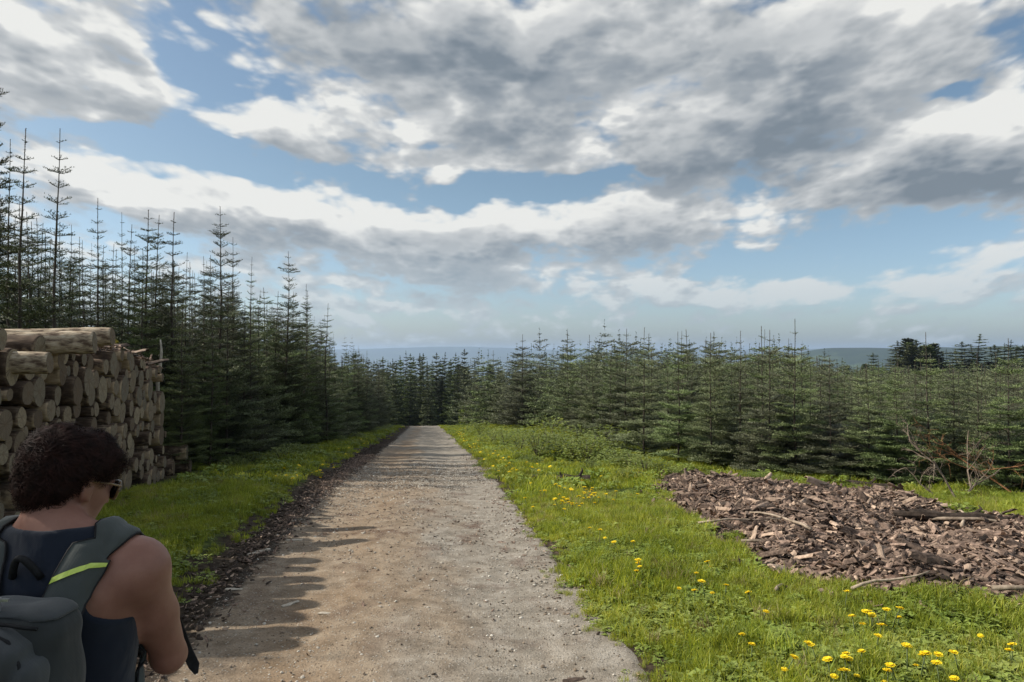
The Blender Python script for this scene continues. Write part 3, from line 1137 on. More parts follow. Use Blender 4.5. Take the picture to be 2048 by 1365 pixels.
for X, Y in cl:
    px = 1024 + FPX * X / Y
    # the log pile stands here
    if X > -10.2 and Y < 13.6:
        continue
    if X < -18 or n_l >= 330:
        continue
    if not free(X, Y, 1.02):
        continue
    top = np.interp(px, [-200, 0, 60, 200, 330, 450, 560, 640, 700, 760], [330, 400, 430, 500, 520, 560, 610, 650, 700, 722]) + rg.normal(12, 26)
    h = np.clip(tree_h(px, Y, top), 2.6, 7.8)
    if Y < 13.2 and X > -17:
        h = min(h, max(2.6, 1.9 + (-6.8 - X) * .85))
    n_l += 1
    if n_ind < 72 and px > -60:
        n_ind += 1
        z = ("over the left end of the log pile" if px < 90 else "over the middle of the log pile" if px < 210 else "over the right end of the log pile" if px < 330 else "between the log pile and the ladder-like tallest fir" if px < 460 else "around the dense pointed fir" if px < 620 else "near the far end of the left stand")
        plant_tree("fir_tree", TALL, int(rg.integers(0, 5)), X, Y, h, rg.uniform(0, 6.28), "slender fir %s%s" % ("far back " if Y > 17 else "", z), "tree", "dark firs %s%s" % ("far back " if Y > 17 else "", z), fat=rg.uniform(.75, 1.05))
    else:
        rest_l.append((X, Y, h, int(rg.integers(0, 5)), rg.uniform(0, 6.28)))
# the same stand goes on beside the camera, left of the frame: its shade lies on the track and the walker
for X, Y, h in ((-9.6, 12.6, 3.6), (-9.4, 11.2, 3.6), (-9.3, 10.0, 3.6), (-9.0, 8.7, 3.6), (-8.9, 7.4, 3.6), (-8.7, 6.2, 4.6), (-8.4, 5.0, 5.4), (-8.0, 3.9, 5.6), (-7.0, 2.9, 7.4), (-6.4, 1.9, 8.0), (-5.9, .9, 6.8), (-7.4, .3, 8.4), (-6.2, -.5, 7.2)):
    plant_tree("fir_tree", TALL, int(rg.integers(0, 5)), X, Y, h, rg.uniform(0, 6.28), "fir close behind the log pile, mostly hidden or outside the picture", "tree",
               "firs close behind and left of the log pile", fat=1.0)

scatter("left_fir_wood", [(x, y, float(height(x, y)) - .04) for x, y, h, k, r in rest_l], [(0, 0, r) for x, y, h, k, r in rest_l], [h / TALL[k][2] for x, y, h, k, r in rest_l], [k for x, y, h, k, r in rest_l],
        [c for _, c, _, _ in TALL], "dark mass of firs further back in the left stand")
print("LEFT", n_l, n_ind)

def sp_z(px):
    return ('left of the track' if px < 800 else 'straight above the track' if px < 890 else 'right of the track') + (', further back' if Y > 99 else '')


# dark spruces closing the end of the track, seen down the slope
k = 0
for px in np.arange(694, 935, 9.0):
    Y = rg.uniform(74, 96)
    if px > 905:
        Y = rg.uniform(64, 74)
    X = (px - 1024) / FPX * Y
    top = np.interp(px, [694, 760, 800, 860, 900, 935], [712, 728, 712, 712, 708, 712]) + rg.normal(0, 8)
    plant_tree("spruce_tree", FARK, (0, 1, 3)[k % 3], X, Y, np.clip(tree_h(px, Y, top), 4, 14), rg.uniform(0, 6.28), "dark spruce closing the far end of the track, " + sp_z(px), "tree",
               "spruces at the far end of the track, " + sp_z(px), fat=.8)
    k += 1
for px in np.arange(690, 960, 6.5):
    Y = rg.uniform(100, 135)
    X = (px - 1024) / FPX * Y
    top = 722 + rg.normal(0, 6)
    plant_tree("spruce_tree", FARK, (0, 1, 3)[k % 3], X, Y, np.clip(tree_h(px, Y, top), 5, 22), rg.uniform(0, 6.28), "dark spruce closing the far end of the track, " + sp_z(px), "tree",
               "spruces at the far end of the track, " + sp_z(px), fat=.75)
    k += 1
# taller dark pines far right
for px, ty, Y, fat, lb in ((1800, 682, 112, 1.2, "leftmost of the distant dark pines on the right"), (1815, 676, 118, 1.2, None), (1834, 680, 115, 1.3, None), (1868, 686, 120, 1.1, None), (1893, 698, 120, 1.0, None),
                      (1922, 684, 112, 1.1, None), (1945, 690, 117, 1.0, None), (1966, 668, 110, 1.15, "tallest pointed one of the distant dark pines on the right"), (1990, 690, 118, 1.1, None), (2008, 686, 112, 1.0, None), (2024, 680, 112, 1.2, None),
                      (2043, 690, 115, 1.2, None), (2062, 684, 112, 1.2, None), (2085, 688, 116, 1.2, None), (1746, 706, 150, .8, "lone small dark tree in front of the blue ridge"), (1850, 690, 118, 1.2, None), (1880, 694, 114, 1.2, None), (1910, 700, 116, 1.2, None),
                      (1956, 694, 118, 1.1, None), (1978, 694, 116, 1.1, None), (1790, 694, 108, 1.1, None), (1824, 690, 109, 1.1, None), (1842, 696, 110, 1.1, None), (1858, 692, 111, 1.1, None), (1930, 698, 109, 1.1, None), (2000, 696, 109, 1.1, None), (2034, 692, 109, 1.1, None), (2055, 690, 109, 1.2, None)):
    X = (px - 1024) / FPX * Y
    plant_tree("pine_tree", FARK, 2 if (px < 1875 and k % 2 == 0) else (0, 1, 3)[k % 3], X, Y, tree_h(px, Y, ty), rg.uniform(0, 6.28), lb or "distant dark pine behind the right plantation", "tree", None if lb else "distant dark pines behind the right plantation", fat=fat * (1.15 if (px < 1875 and k % 2 == 0) else 2.0))
    k += 1
# everything behind that cannot be told apart: one mass each
LOWK = kinds([dict(seed=31, H=3.0, R=1.0, whorl=.30, leader=.45, nb=(5, 6), ndl=.07, step=.035, wid=.022, detail=1, inter=5, twig_gap=.10),
              dict(seed=32, H=3.0, R=.9, whorl=.27, leader=.55, nb=(5, 6), ndl=.07, step=.035, wid=.022, detail=1, inter=5, twig_gap=.10)], 'low')
pts, rots, scl, idx = [], [], [], []
for X, Y, h in rest_r:
    pts.append((X, Y, float(height(X, Y)))); rots.append((0, 0, rg.uniform(0, 6.28))); scl.append(h / 3.0); idx.append(int(rg.integers(0, 2)))
for i in range(900):
    Y = rg.uniform(57, 105)
    X = rg.uniform(6, .95 * Y)
    px = 1024 + FPX * X / Y
    h = np.clip(tree_h(px, Y, (738 if px > 1620 else 724) + rg.normal(0, 5)), 2.0, 8)
    pts.append((X, Y, float(height(X, Y)))); rots.append((0, 0, rg.uniform(0, 6.28))); scl.append(h / 3.0); idx.append(int(rg.integers(0, 2)))
scatter("young_fir_wood", pts, rots, scl, idx, [c for _, c, _, _ in LOWK], "green mass of the young firs further back in the plantation")
pts, rots, scl, idx = [], [], [], []
for i in range(4200):
    Y = 130 + 700 * rg.random() ** 1.3
    X = rg.uniform(-.62, .85) * Y
    h = rg.uniform(9, 13)
    zt = float(height(X, Y))
    top_row = HORIZON - (zt + h - CAM_Z) / Y * FPX
    if top_row < 726:
        continue
    pts.append((X, Y, zt)); rots.append((0, 0, rg.uniform(0, 6.28))); scl.append(h / 9.0); idx.append(int(rg.integers(0, 3)))
scatter("far_wood", pts, rots, scl, idx, [c for _, c, _, _ in FARK], "dark conifer wood in the valley beyond the track")
print("TREES right", cnt_r, "rest", len(rest_r), "left", n_l + GLN, TRI)

# ------------------------------------------------------------------ grass, weeds, dandelions, scrub
M_GRASS = mat_leaf("grass_blades", [(.08, .13, .018), (.19, .25, .032), (.33, .37, .06), (.52, .48, .16)], .5, .42, .3)
M_WEED = mat_leaf("weed_leaves", [(.09, .15, .028), (.20, .27, .05), (.36, .40, .11)], .5, .25, .2)
M_SCRUB = mat_leaf("scrub_leaves", [(.09, .13, .034), (.18, .23, .065), (.31, .34, .12)], .5, .3, .25)
M_PALE = mat_leaf("willow_leaves", [(.09, .14, .03), (.16, .22, .045), (.22, .28, .06)], .5, .4, .2)
M_STEM = mat_simple("green_stem", (.06, .09, .03), (.12, .15, .06), 30, .6, 0)
M_YELLOW = mat_simple("dandelion_yellow", (.78, .56, .008), (.90, .72, .02), 90, .6, .6, .004)
M_DEADGRASS = mat_leaf("dry_grass", [(.16, .12, .06), (.26, .21, .11), (.36, .30, .18)], .7, .2, .2)


def blade_clump(seed, n, rad_, h, w, mat, bend=.5, name="grass_clump"):
    rg = np.random.default_rng(seed)
    v, f = [], []
    for i in range(n):
        a, r = rg.uniform(0, 6.28), rad_ * math.sqrt(rg.random())
        x, y = r * math.cos(a), r * math.sin(a)
        hh = h * rg.uniform(.45, 1.1)
        az = rg.uniform(0, 6.28)
        bd = bend * rg.uniform(.15, 1.1) * hh
        dx, dy = math.cos(az) * bd, math.sin(az) * bd
        fa = rg.uniform(0, 3.14)
        wx, wy = math.cos(fa) * w * rg.uniform(.6, 1.2), math.sin(fa) * w
        b = len(v)
        v += [(x - wx, y - wy, -.02), (x + wx, y + wy, -.02), (x + dx * .3 + wx * .9, y + dy * .3 + wy * .9, hh * .55), (x + dx * .3 - wx * .9, y + dy * .3 - wy * .9, hh * .55),
              (x + dx, y + dy, hh * (1 - .25 * bend * rg.random()))]
        f += [(b, b + 1, b + 2, b + 3), (b + 3, b + 2, b + 4)]
    return make_mesh(name, v, f, [mat])


def leaf_clump(seed, n, rad_, h, size, mat, name="weed_clump", flat=.3):
    """broad leaves on short stalks; each leaf is a folded kite of 4 triangles"""
    rg = np.random.default_rng(seed)
    v, f = [], []
    for i in range(n):
        a, r = rg.uniform(0, 6.28), rad_ * math.sqrt(rg.random())
        c = np.array([r * math.cos(a), r * math.sin(a), h * rg.random() ** .8 * (1 - .4 * (r / (rad_ + 1e-6)) ** 2)])
        az = a + rg.normal(0, .9)
        el = rg.uniform(-.2, .9) * (1 - flat)
        d = np.array([math.cos(az) * math.cos(el), math.sin(az) * math.cos(el), math.sin(el)])
        s = np.cross([0, 0, 1.0], d)
        s /= np.linalg.norm(s) + 1e-9
        u = np.cross(d, s)
        L = size * rg.uniform(.6, 1.25)
        wd = L * rg.uniform(.28, .42)
        fold = u * wd * .35
        b = len(v)
        v += [c, c + d * L * .45 + s * wd + fold, c + d * L * .5, c + d * L * .45 - s * wd + fold, c + d * L - u * L * .12]
        f += [(b, b + 1, b + 2), (b, b + 2, b + 3), (b + 1, b + 4, b + 2), (b + 2, b + 4, b + 3)]
    return make_mesh(name, v, f, [mat])


G_KINDS = [blade_clump(51, 46, .075, .115, .0028, M_GRASS), blade_clump(52, 40, .08, .15, .003, M_GRASS, .8), blade_clump(53, 55, .09, .08, .003, M_GRASS, .9),
           leaf_clump(54, 22, .08, .07, .055, M_WEED), leaf_clump(55, 16, .09, .05, .075, M_WEED, flat=.6), blade_clump(56, 20, .06, .17, .0025, M_DEADGRASS, .6)]


def grass_field(name, xs, label, seed, n, ymin, ymax, side, kinds_, wts, size, dens):
    rg = np.random.default_rng(seed)
    # sample uniformly in area of the view wedge
    Y = np.sqrt(rg.uniform(ymin ** 2, ymax ** 2, n))
    X = rg.uniform(-.80, .80, n) * Y
    u = X - road_x(Y)
    edge = HW + .08 * vnoise(Y * 2.3, Y * 0, 60) + .10 * vnoise(Y * .7, Y * 0, 61)
    if side > 0:
        k = (u > edge - .12 - .16 * np.abs(vnoise(X * 4.2, Y * 4.2, 66))) & (heap_dist(X, Y) < -.04 + .25 * vnoise(X * 3, Y * 3, 64) * 1)
        pxx = 1024 + FPX * X / Y
        k &= Y < np.interp(pxx, [880, 1040, 1200, 1400, 1500, 1900, 2048, 2300], [66, 42, 28, 18, 16.5, 14, 12.5, 11.5])
        fade = smooth(u, edge - .18, edge + .15)
    else:
        k = (-u > edge + .22 + .12 * vnoise(Y * 1.7, X * 1.7, 62)) & (X > -9.2)
        k &= ~((X < -5.2 - .0 * Y) & (Y < 13.4) & (X < -5.36 + .115 * (11.2 - Y)))
        k &= (-u < HW + 4.0) | (Y < 13)
        fade = smooth(-u, edge + .3, edge + .7)
    k &= rg.random(n) < .25 + .75 * fade
    X, Y, u, fade = X[k], Y[k], u[k], fade[k]
    Z = height(X, Y)
    m = len(X)
    patch = fbm(X * 1.2, Y * 1.2, 70)
    idx = rg.choice(len(kinds_), size=m, p=np.array(wts) / sum(wts))
    # weeds grow in drifts
    wz = (vnoise(X * 1.6, Y * 1.6, 75) > .05) & (rg.random(m) < .5)
    idx = np.where(wz & (m > 0), rg.choice([3, 4], size=m), idx) if len(kinds_) > 4 else idx
    sc = size * rg.uniform(.65, 1.25, m) * (.78 + .22 * patch) * (.55 + .45 * fade)
    rot = np.stack([rg.normal(0, .12, m), rg.normal(0, .12, m), rg.uniform(0, 6.28, m)], -1)
    scatter(name, np.stack([X, Y, Z], -1), rot, np.clip(sc, .3, 3), idx, kinds_, label)
    return m


c1 = grass_field("meadow_grass", None, "bright green grass and low weeds on the right verge", 1, 42000, 2.2, 10.5, 1, G_KINDS, [4, 2, 3, 1.6, 1.0, .35], 1.0, 1)
FAR_G = [blade_clump(57, 60, .16, .15, .006, M_GRASS, .8), leaf_clump(58, 40, .16, .12, .10, M_WEED), blade_clump(59, 60, .17, .11, .006, M_GRASS, .9)]
c2 = grass_field("far_meadow_grass", None, "grass along the right verge further down the track", 2, 60000, 10.3, 66, 1, FAR_G, [3, 1.3, 3], 1.15, 1)
c3 = grass_field("bank_grass", None, "shaded dark green grass on the left bank beside the log pile", 3, 42000, 2.2, 11, -1, G_KINDS, [4, 2, 3, 2.0, 1.0, .2], 1.05, 1)
c4 = grass_field("far_bank_grass", None, "grass and dandelions strip along the left side of the track", 4, 50000, 10.8, 66, -1, FAR_G, [3, 1.5, 2], 1.2, 1)
print("GRASS", c1, c2, c3, c4)


# dandelions: each flower a thing, head and stem
def dandelion_meshes(seed, h, r, rich=True):
    rg = np.random.default_rng(seed)
    st = MB()
    bx, by = rg.normal(0, .12, 2) * h
    pts = [(0, 0, -.01), (bx * .3, by * .3, h * .5), (bx, by, h)]
    st.tube(pts, [.0026, .0024, .0026], 5)
    stem = st.mesh("dandelion_stem", [M_STEM], True)
    v, f = [], []
    c = np.array([bx, by, h])
    rings = ((r, .0, 22), (r * .78, .0025, 18), (r * .5, .005, 12)) if rich else ((r, .0, 10), (r * .55, .008, 7))
    for rr, up, n in rings:
        for k in range(n):
            a = 6.283 * (k + rg.uniform(-.3, .3)) / n
            d = np.array([math.cos(a), math.sin(a), 0])
            s = np.array([-math.sin(a), math.cos(a), 0])
            b = len(v)
            w = rr * 2.6 / n
            v += [c + s * .002, c - s * .002 , c + d * rr - s * w + [0, 0, up + rg.uniform(0, .004)], c + d * rr + s * w + [0, 0, up + rg.uniform(0, .004)]]
            f += [(b, b + 1, b + 2, b + 3)]
    # domed middle
    b = len(v)
    n = 8
    v += [c + np.array([math.cos(6.283 * k / n) * r * .42, math.sin(6.283 * k / n) * r * .42, .004]) for k in range(n)] + [c + np.array([0, 0, .0065])]
    f += [(b + k, b + (k + 1) % n, b + n) for k in range(n)]
    head = make_mesh("dandelion_head", v, f, [M_YELLOW])
    return stem, head


DK = [dandelion_meshes(80 + i, .075 + .012 * i, .0165 + .001 * i) for i in range(5)]
DF = [dandelion_meshes(90 + i, .09, .022, False) for i in range(2)]
DG = "dandelions in flower on the verges"


def dandelion(X, Y, k, rg, lb, big=1.0, far=False):
    st, hd = (DF if far else DK)[k % (2 if far else 5)]
    s = big * rg.uniform(.85, 1.2)
    o = link("dandelion", hd, loc=(X, Y, float(height(X, Y))), rot=(rg.normal(0, .1) + .12, rg.normal(0, .14), rg.uniform(0, 6.28)), scale=s, label=lb, cat="flower", group=DG)
    if not far:
        link("stem", st, o)


rg = np.random.default_rng(31)
NEAR_D = [(1490, 1278), (1498, 1302), (1562, 1335), (1605, 1302), (1632, 1312), (1697, 1318), (1700, 1328), (1722, 1318), (1692, 1332), (1663, 1352), (1700, 1350), (1680, 1358), (1658, 1362), (1690, 1364),
          (1708, 1256), (1725, 1258), (1742, 1240), (1752, 1236), (1765, 1238), (1778, 1238), (1790, 1237), (1740, 1236), (1736, 1244), (1748, 1284), (1748, 1282), (1758, 1360), (1770, 1358), (1782, 1352),
          (1792, 1353), (1808, 1328), (1832, 1332), (1850, 1326), (1856, 1330), (1876, 1354), (1912, 1334), (1908, 1360), (1955, 1269), (2018, 1314), (2022, 1312), (1686, 1204), (1520, 1224), (1503, 1197),
          (1387, 1154), (1392, 1173), (1408, 1185), (1422, 1186), (1446, 1181), (1272, 1140), (1280, 1142), (1290, 1148), (1276, 1150), (1424, 1136), (1208, 1082), (1198, 1074), (1240, 1102), (1180, 1060),
          (1270, 1092), (1345, 1180), (1425, 1138), (1836, 1340), (1562, 1336), (1388, 1192)]
for i, (a, b) in enumerate(NEAR_D):
    X, Y, Z = ground_pt(a, b + 12 + (b - 1000) * .05)
    dandelion(X, Y, i, rg, "yellow dandelion in the near grass %s" % ("in the crowd at the bottom right" if b > 1290 and 1640 < a < 1940 else "in the orange-yellow row below the bark heap" if a > 1690 and b < 1290 and b > 1230 else "near the right picture edge" if a > 1800 else "between the track and the bark heap" if b < 1200 else "low beside the track"), 1.2)
for i in range(58):   # the patch beside the dark stump
    a, b = 1148 + rg.normal(0, 34), 995 + rg.normal(0, 16)
    X, Y, Z = ground_pt(a, b + 10)
    dandelion(X, Y, i, rg, "yellow dandelion in the thick patch beyond the dark stump piece", 1.35, Y > 12)
for i in range(60):
    b = rg.uniform(862, 960)
    e = np.interp(b, [850, 900, 950, 1030, 1110], [898, 935, 992, 1068, 1140])
    a = e + abs(rg.normal(12, 34)) * (b - 840) / 90
    X, Y, Z = ground_pt(a, b)
    dandelion(X, Y, i, rg, "small yellow dandelion far down the right verge", 1.5, True)
for i in range(34):
    b = rg.uniform(880, 975)
    e = np.interp(b, [860, 900, 940, 1010], [770, 735, 690, 600])
    a = e - rg.uniform(5, 90) * (b - 840) / 90
    X, Y, Z = ground_pt(a, b)
    dandelion(X, Y, i, rg, "small yellow dandelion on the sunlit part of the left verge", 1.2, True)

# low leafy scrub at the foot of the right firs and along the verge
SCR = [leaf_clump(100 + i, 620, .55, .75, .085, M_SCRUB, "scrub_leaves", 0.2) for i in range(4)]


def scrub_stems(seed, R, H):
    rg = np.random.default_rng(seed)
    b = MB()
    for i in range(9):
        a = rg.uniform(0, 6.28)
        r = R * rg.uniform(.2, .8)
        b.tube([(0, 0, 0), (math.cos(a) * r * .5, math.sin(a) * r * .5, H * .5), (math.cos(a) * r, math.sin(a) * r, H * rg.uniform(.6, .95))], [.008, .006, .002], 4)
    return b.mesh("scrub_stems", [M_TRUNK])


SST = [scrub_stems(110 + i, .5, .75) for i in range(2)]
BUSH = [(1040, 905, 1.3), (1075, 915, 1.5), (1110, 905, 1.2), (1140, 915, 1.5), (1175, 925, 1.3), (1205, 918, 1.4), (1235, 930, 1.2), (1265, 938, 1.3), (1290, 945, 1.0), (1095, 893, 1.6), (1160, 896, 1.6), (1220, 905, 1.5),
        (985, 885, 1.4), (1010, 892, 1.3), (960, 872, 1.5), (1330, 950, .9), (1365, 955, .9), (1500, 962, .8), (1525, 965, .7), (1560, 968, .7), (1420, 958, .7), (1180, 940, .7), (1250, 955, .6), (1060, 930, .8),
        (1700, 980, .6), (1850, 1000, .6), (1620, 975, .6)]
for i, (a, b, s) in enumerate(BUSH):
    X, Y, Z = ground_pt(a, b)
    bz = ('near the far end of the right verge' if a < 1030 else 'in the thick scrub left of its middle' if a < 1130 else 'in the thick scrub right of its middle' if a < 1300 else 'at the foot of the firs behind the bark heap')
    s *= rg.uniform(.6, .85) * np.clip(Y / 17, .6, 1.2)
    o = link("scrub_bush", SCR[i % 4], loc=(X, Y, Z - .05), rot=(0, 0, rg.uniform(0, 6.28)), scale=(s, s, s * rg.uniform(.6, .95)), label="low light green leafy bush " + bz, cat="bush", group="leafy bushes " + bz)
    link("stems", SST[i % 2], o)
for i in range(24):
    Y = rg.uniform(13, 52)
    X = float(road_x(Y)) - HW - np.interp(Y, [13, 18, 30, 50, 66], [2.2, 1.8, 1.5, 1.3, 1.2]) + rg.normal(0, .2)
    s = rg.uniform(.4, .75)
    o = link("scrub_bush", SCR[i % 4], loc=(X, Y, float(height(X, Y)) - .05), rot=(0, 0, rg.uniform(0, 6.28)), scale=(s, s, s * .7), label="small green bush between the grass and the left firs",
             cat="bush", group="small bushes along the left verge")
    link("stems", SST[i % 2], o)
# pale green willow at the far end of the track
PALE = leaf_clump(121, 1500, .75, 2.0, .16, M_PALE, "willow_leaves", .1)
for a, b, s, lb in ((905, 846, 1.45, "pale yellow-green bush standing at the far end of the track"), (935, 852, 1.0, "smaller yellow-green bush right behind the pale one at the track's end"), (893, 842, .7, "lowest pale green shoot bush touching the far track end")):
    X, Y, Z = ground_pt(a, b)
    o = link("willow_bush", PALE, loc=(X, Y, Z - .1), scale=(s * .9, s * .9, s), label=lb, cat="bush")
    link("stems", SST[0], o, scale=(1.2, 1.2, 2.2))

# ------------------------------------------------------------------ the log pile left of the track
def mat_log_bark():
    m, N, b = material("log_bark")
    tc = N.new('ShaderNodeTexCoord').outputs['Object']
    p = N.vmath('MULTIPLY', tc, (.35, 1, 1))
    n = N.noise(p, 14, 6, .65)
    n2 = N.noise(tc, 2.2, 4, .6)
    oi = N.new('ShaderNodeObjectInfo').outputs['Random']
    bark = N.ramp(n, [(.3, (.030, .019, .014)), (.5, (.085, .058, .040)), (.68, (.19, .14, .10))])
    peel = N.ramp(n, [(.3, (.30, .21, .13)), (.6, (.50, .39, .26))])
    lich = N.ramp(n, [(.3, (.12, .13, .07)), (.7, (.28, .29, .18))])
    col = N.mix(N.maprange(N.math('ADD', n2, N.math('MULTIPLY', oi, .22)), .66, .74), bark, peel)
    col = N.mix(N.maprange(N.noise(tc, 5, 4, .6), .62, .7, 0, .7), col, lich)
    N.put(b.inputs['Base Color'], col)
    b.inputs['Roughness'].default_value = .9
    b.inputs['Specular IOR Level'].default_value = .2
    bp = N.new('ShaderNodeBump')
    bp.inputs['Strength'].default_value = .9
    bp.inputs['Distance'].default_value = .012
    N.put(bp.inputs['Height'], n)
    N.put(b.inputs['Normal'], bp.outputs[0])
    return m


def mat_log_end():
    m, N, b = material("sawn_log_end")
    tc = N.new('ShaderNodeTexCoord').outputs['Object']
    x, y, z = N.sep(tc)
    r = N.math('SQRT', N.math('ADD', N.math('MULTIPLY', y, y), N.math('MULTIPLY', z, z)))
    wob = N.math('MULTIPLY', N.noise(tc, 9, 3, .6), .03)
    ring = N.math('SINE', N.math('MULTIPLY', N.math('ADD', r, wob), 420))
    oi = N.new('ShaderNodeObjectInfo').outputs['Random']
    n = N.noise(tc, 26, 5, .65)
    base = N.ramp(oi, [(0, (.13, .095, .065)), (.3, (.27, .22, .155)), (.55, (.17, .15, .115)), (.8, (.36, .295, .20)), (1, (.12, .088, .062))])
    base = N.mix(N.maprange(n, .35, .65, 0, .5), base, (.14, .105, .075))
    f = N.maprange(ring, -1, 1, .86, 1.06)
    base = N.mix(1.0, base, N.combine(f, f, f), 'MULTIPLY')
    base = N.mix(N.maprange(r, .055, .02, 0, .35), base, (.16, .10, .06))
    # drying cracks
    ang = N.math('ARCTAN2', y, z)
    ck = N.noise(N.combine(N.math('MULTIPLY', ang, 2.2), N.math('MULTIPLY', oi, 40), 0), 3.0, 2, .5)
    base = N.mix(N.maprange(N.math('ABSOLUTE', N.math('SUBTRACT', ck, .5)), .018, .004, 0, .7), base, (.045, .03, .02))
    N.put(b.inputs['Base Color'], base)
    b.inputs['Roughness'].default_value = .9
    b.inputs['Specular IOR Level'].default_value = .15
    bp = N.new('ShaderNodeBump')
    bp.inputs['Strength'].default_value = .6
    bp.inputs['Distance'].default_value = .004
    N.put(bp.inputs['Height'], n)
    N.put(b.inputs['Normal'], bp.outputs[0])
    return m


M_LOGB, M_LOGE = mat_log_bark(), mat_log_end()


def log_mesh(seed, L=3.0):
    """unit radius .15 log along -X, its sawn end at x = 0; (body, end)"""
    rg = np.random.default_rng(seed)
    n, seg = 9, 20
    R = .15
    oval = rg.uniform(.0, .09)
    ph = rg.uniform(0, 6.28)
    a = np.arange(seg) * 2 * math.pi / seg
    lob = 1 + oval * np.cos(2 * (a - ph)) + .03 * np.cos(3 * a + rg.uniform(0, 6)) + rg.normal(0, .012, seg)
    xs = -np.concatenate([[0, .02], np.linspace(.25, L, n - 2)])
    v = []
    for i, x in enumerate(xs):
        rr = R * (1 - .03 * abs(x)) * (1 if i else .985) * (1 + (rg.normal(0, .012, seg) if i > 1 else 0))
        cy, cz = (rg.normal(0, .006, 2) if i > 1 else (0, 0))
        for k in range(seg):
            w = rr if np.isscalar(rr) else rr[k]
            v.append((x, cy + w * lob[k] * math.cos(a[k]), cz + w * lob[k] * math.sin(a[k])))
    f = []
    for i in range(len(xs) - 1):
        for k in range(seg):
            f.append((i * seg + k, (i + 1) * seg + k, (i + 1) * seg + (k + 1) % seg, i * seg + (k + 1) % seg))
    f.append(tuple((len(xs) - 1) * seg + k for k in range(seg))[::-1])
    f.append(tuple(range(seg)))
    body = make_mesh("log", v, f, [M_LOGB], None, True)
    # sawn face: slightly proud disc with a ragged tilt
    ev = [(.004 + rg.normal(0, .0012), R * .955 * lob[k] * math.cos(a[k]), R * .955 * lob[k] * math.sin(a[k])) for k in range(seg)]
    ev += [(.004 + rg.normal(0, .0015), R * .5 * lob[k] * math.cos(a[k]), R * .5 * lob[k] * math.sin(a[k])) for k in range(seg)]
    ev += [(.005, 0, 0)]
    ef = []
    for k in range(seg):
        k2 = (k + 1) % seg
        ef += [(k, k2, seg + k2, seg + k), (seg + k, seg + k2, 2 * seg)]
    end = make_mesh("sawn_end", ev, ef, [M_LOGE])
    return body, end


LOGK = [log_mesh(200 + i) for i in range(8)]
M_SUNLOG = mat_simple('sun_painted_log', (.12, .08, .055), (.46, .37, .26), 17, .85, .9, .014, (.62, .54, .42), stretch=(.45, 1, 1), lo=.38, hi=.56)  # pale bark colour paints sunlight onto the loose top logs
PEELED = LOGK[3][0].copy()
PEELED.materials[0] = M_SUNLOG
PILE_DIR = math.atan(.22)     # the pile stands along the track, logs square to it


def put_log(s_, z, r, out, k, label, group, yaw=0.0, tilt=0.0, length=1.0, name="log"):
    """s_: metres along the track (Y at the face line), z: centre height, out: how far the end sticks out"""
    fx = -5.80 + .22 * (12.0 - s_) + out
    body, end = LOGK[k % 8]
    sc = r / .15
    o = link(name, body, loc=(fx, s_ + out * .22, z), rot=(0, tilt, PILE_DIR + yaw), scale=(length, sc, sc), label=label, cat="log", group=group)
    link("sawn_end", end, o)
    return o


rg = np.random.default_rng(77)
circ = []     # (s, z, r) in the plane of the cut ends
S0, S1 = 4.6, 12.35


def top_limit(s):
    return np.interp(s, [4.5, 7.6, 8.4, 9.6, 11.6, 12.35], [2.12, 2.08, 1.94, 1.98, 2.02, 1.75])


grid = np.arange(S0 + .12, S1 - .1, .02)
for it in range(420):
    r = float(np.clip(rg.normal(.118, .034), .062, .19))
    zmin = np.full(grid.shape, r + .0)
    for (s, z, q) in circ:
        d2 = (r + q) ** 2 - (grid - s) ** 2
        zmin = np.maximum(zmin, np.where(d2 > 0, z + np.sqrt(np.maximum(d2, 0)), 0))
    zmin = zmin + np.where((grid - r < S0) | (grid + r > S1), 9, 0)
    # the ends of the pile lean in
    zmin = zmin + np.where(zmin + r > top_limit(grid), 9, 0)
    zmin = zmin + np.where((grid + r > S1 - .25 * np.maximum(0, zmin - .9)), 9, 0)
    j = int(np.argmin(zmin + rg.uniform(0, .05, len(grid))))
    if zmin[j] > 5:
        if r < .09:
            break
        continue
    circ.append((float(grid[j]), float(zmin[j]), r))
print("LOGS", len(circ))
for i, (s, z, r) in enumerate(circ):
    base = float(height(-5.5, s)) - .03
    row = "in the lowest layer on the grass" if z < .35 else ("high up near the top of the pile" if z + r > top_limit(s) - .32 else "in the middle of the pile")
    size = "thick" if r > .14 else ("thin" if r < .095 else "medium")
    where = "at the far right end" if s > 11 else ("in the right half" if s > 9.2 else ("in the left half" if s > 7.2 else "near the left picture edge"))
    out = rg.normal(0, .028) - (rg.random() < .16) * rg.uniform(.1, .6) + (rg.random() < .05) * .12
    put_log(s, base + z, r * rg.uniform(.86, .98), out, int(rg.integers(0, 8)), "%s sawn log %s %s" % (size, row, where), "sawn logs of the pile %s %s" % (row, where),
            yaw=rg.normal(0, .012), tilt=rad(1.2) + rg.normal(0, .004))
# single logs that show by themselves
h8 = float(height(-5.5, 7.8))
for s, zw, r, out, yaw, tilt, ln, lb in (
        (7.55, 1.80, .115, .42, .10, rad(-.6), 1.0, "sunlit pale log lying loose on top at the left end of the pile"),
        (8.25, 1.88, .10, .38, -.02, rad(-.8), 1.0, "highest log, bark painted sunlit pale, behind the loose one on top of the pile"),
        (6.75, 1.60, .10, .30, .05, 0, 1.0, "sunlit log end poking out under the loose one at the picture's left edge")):
    o = put_log(s, zw, r, out, 3, lb, None, yaw, tilt, ln)
    o.data = PEELED
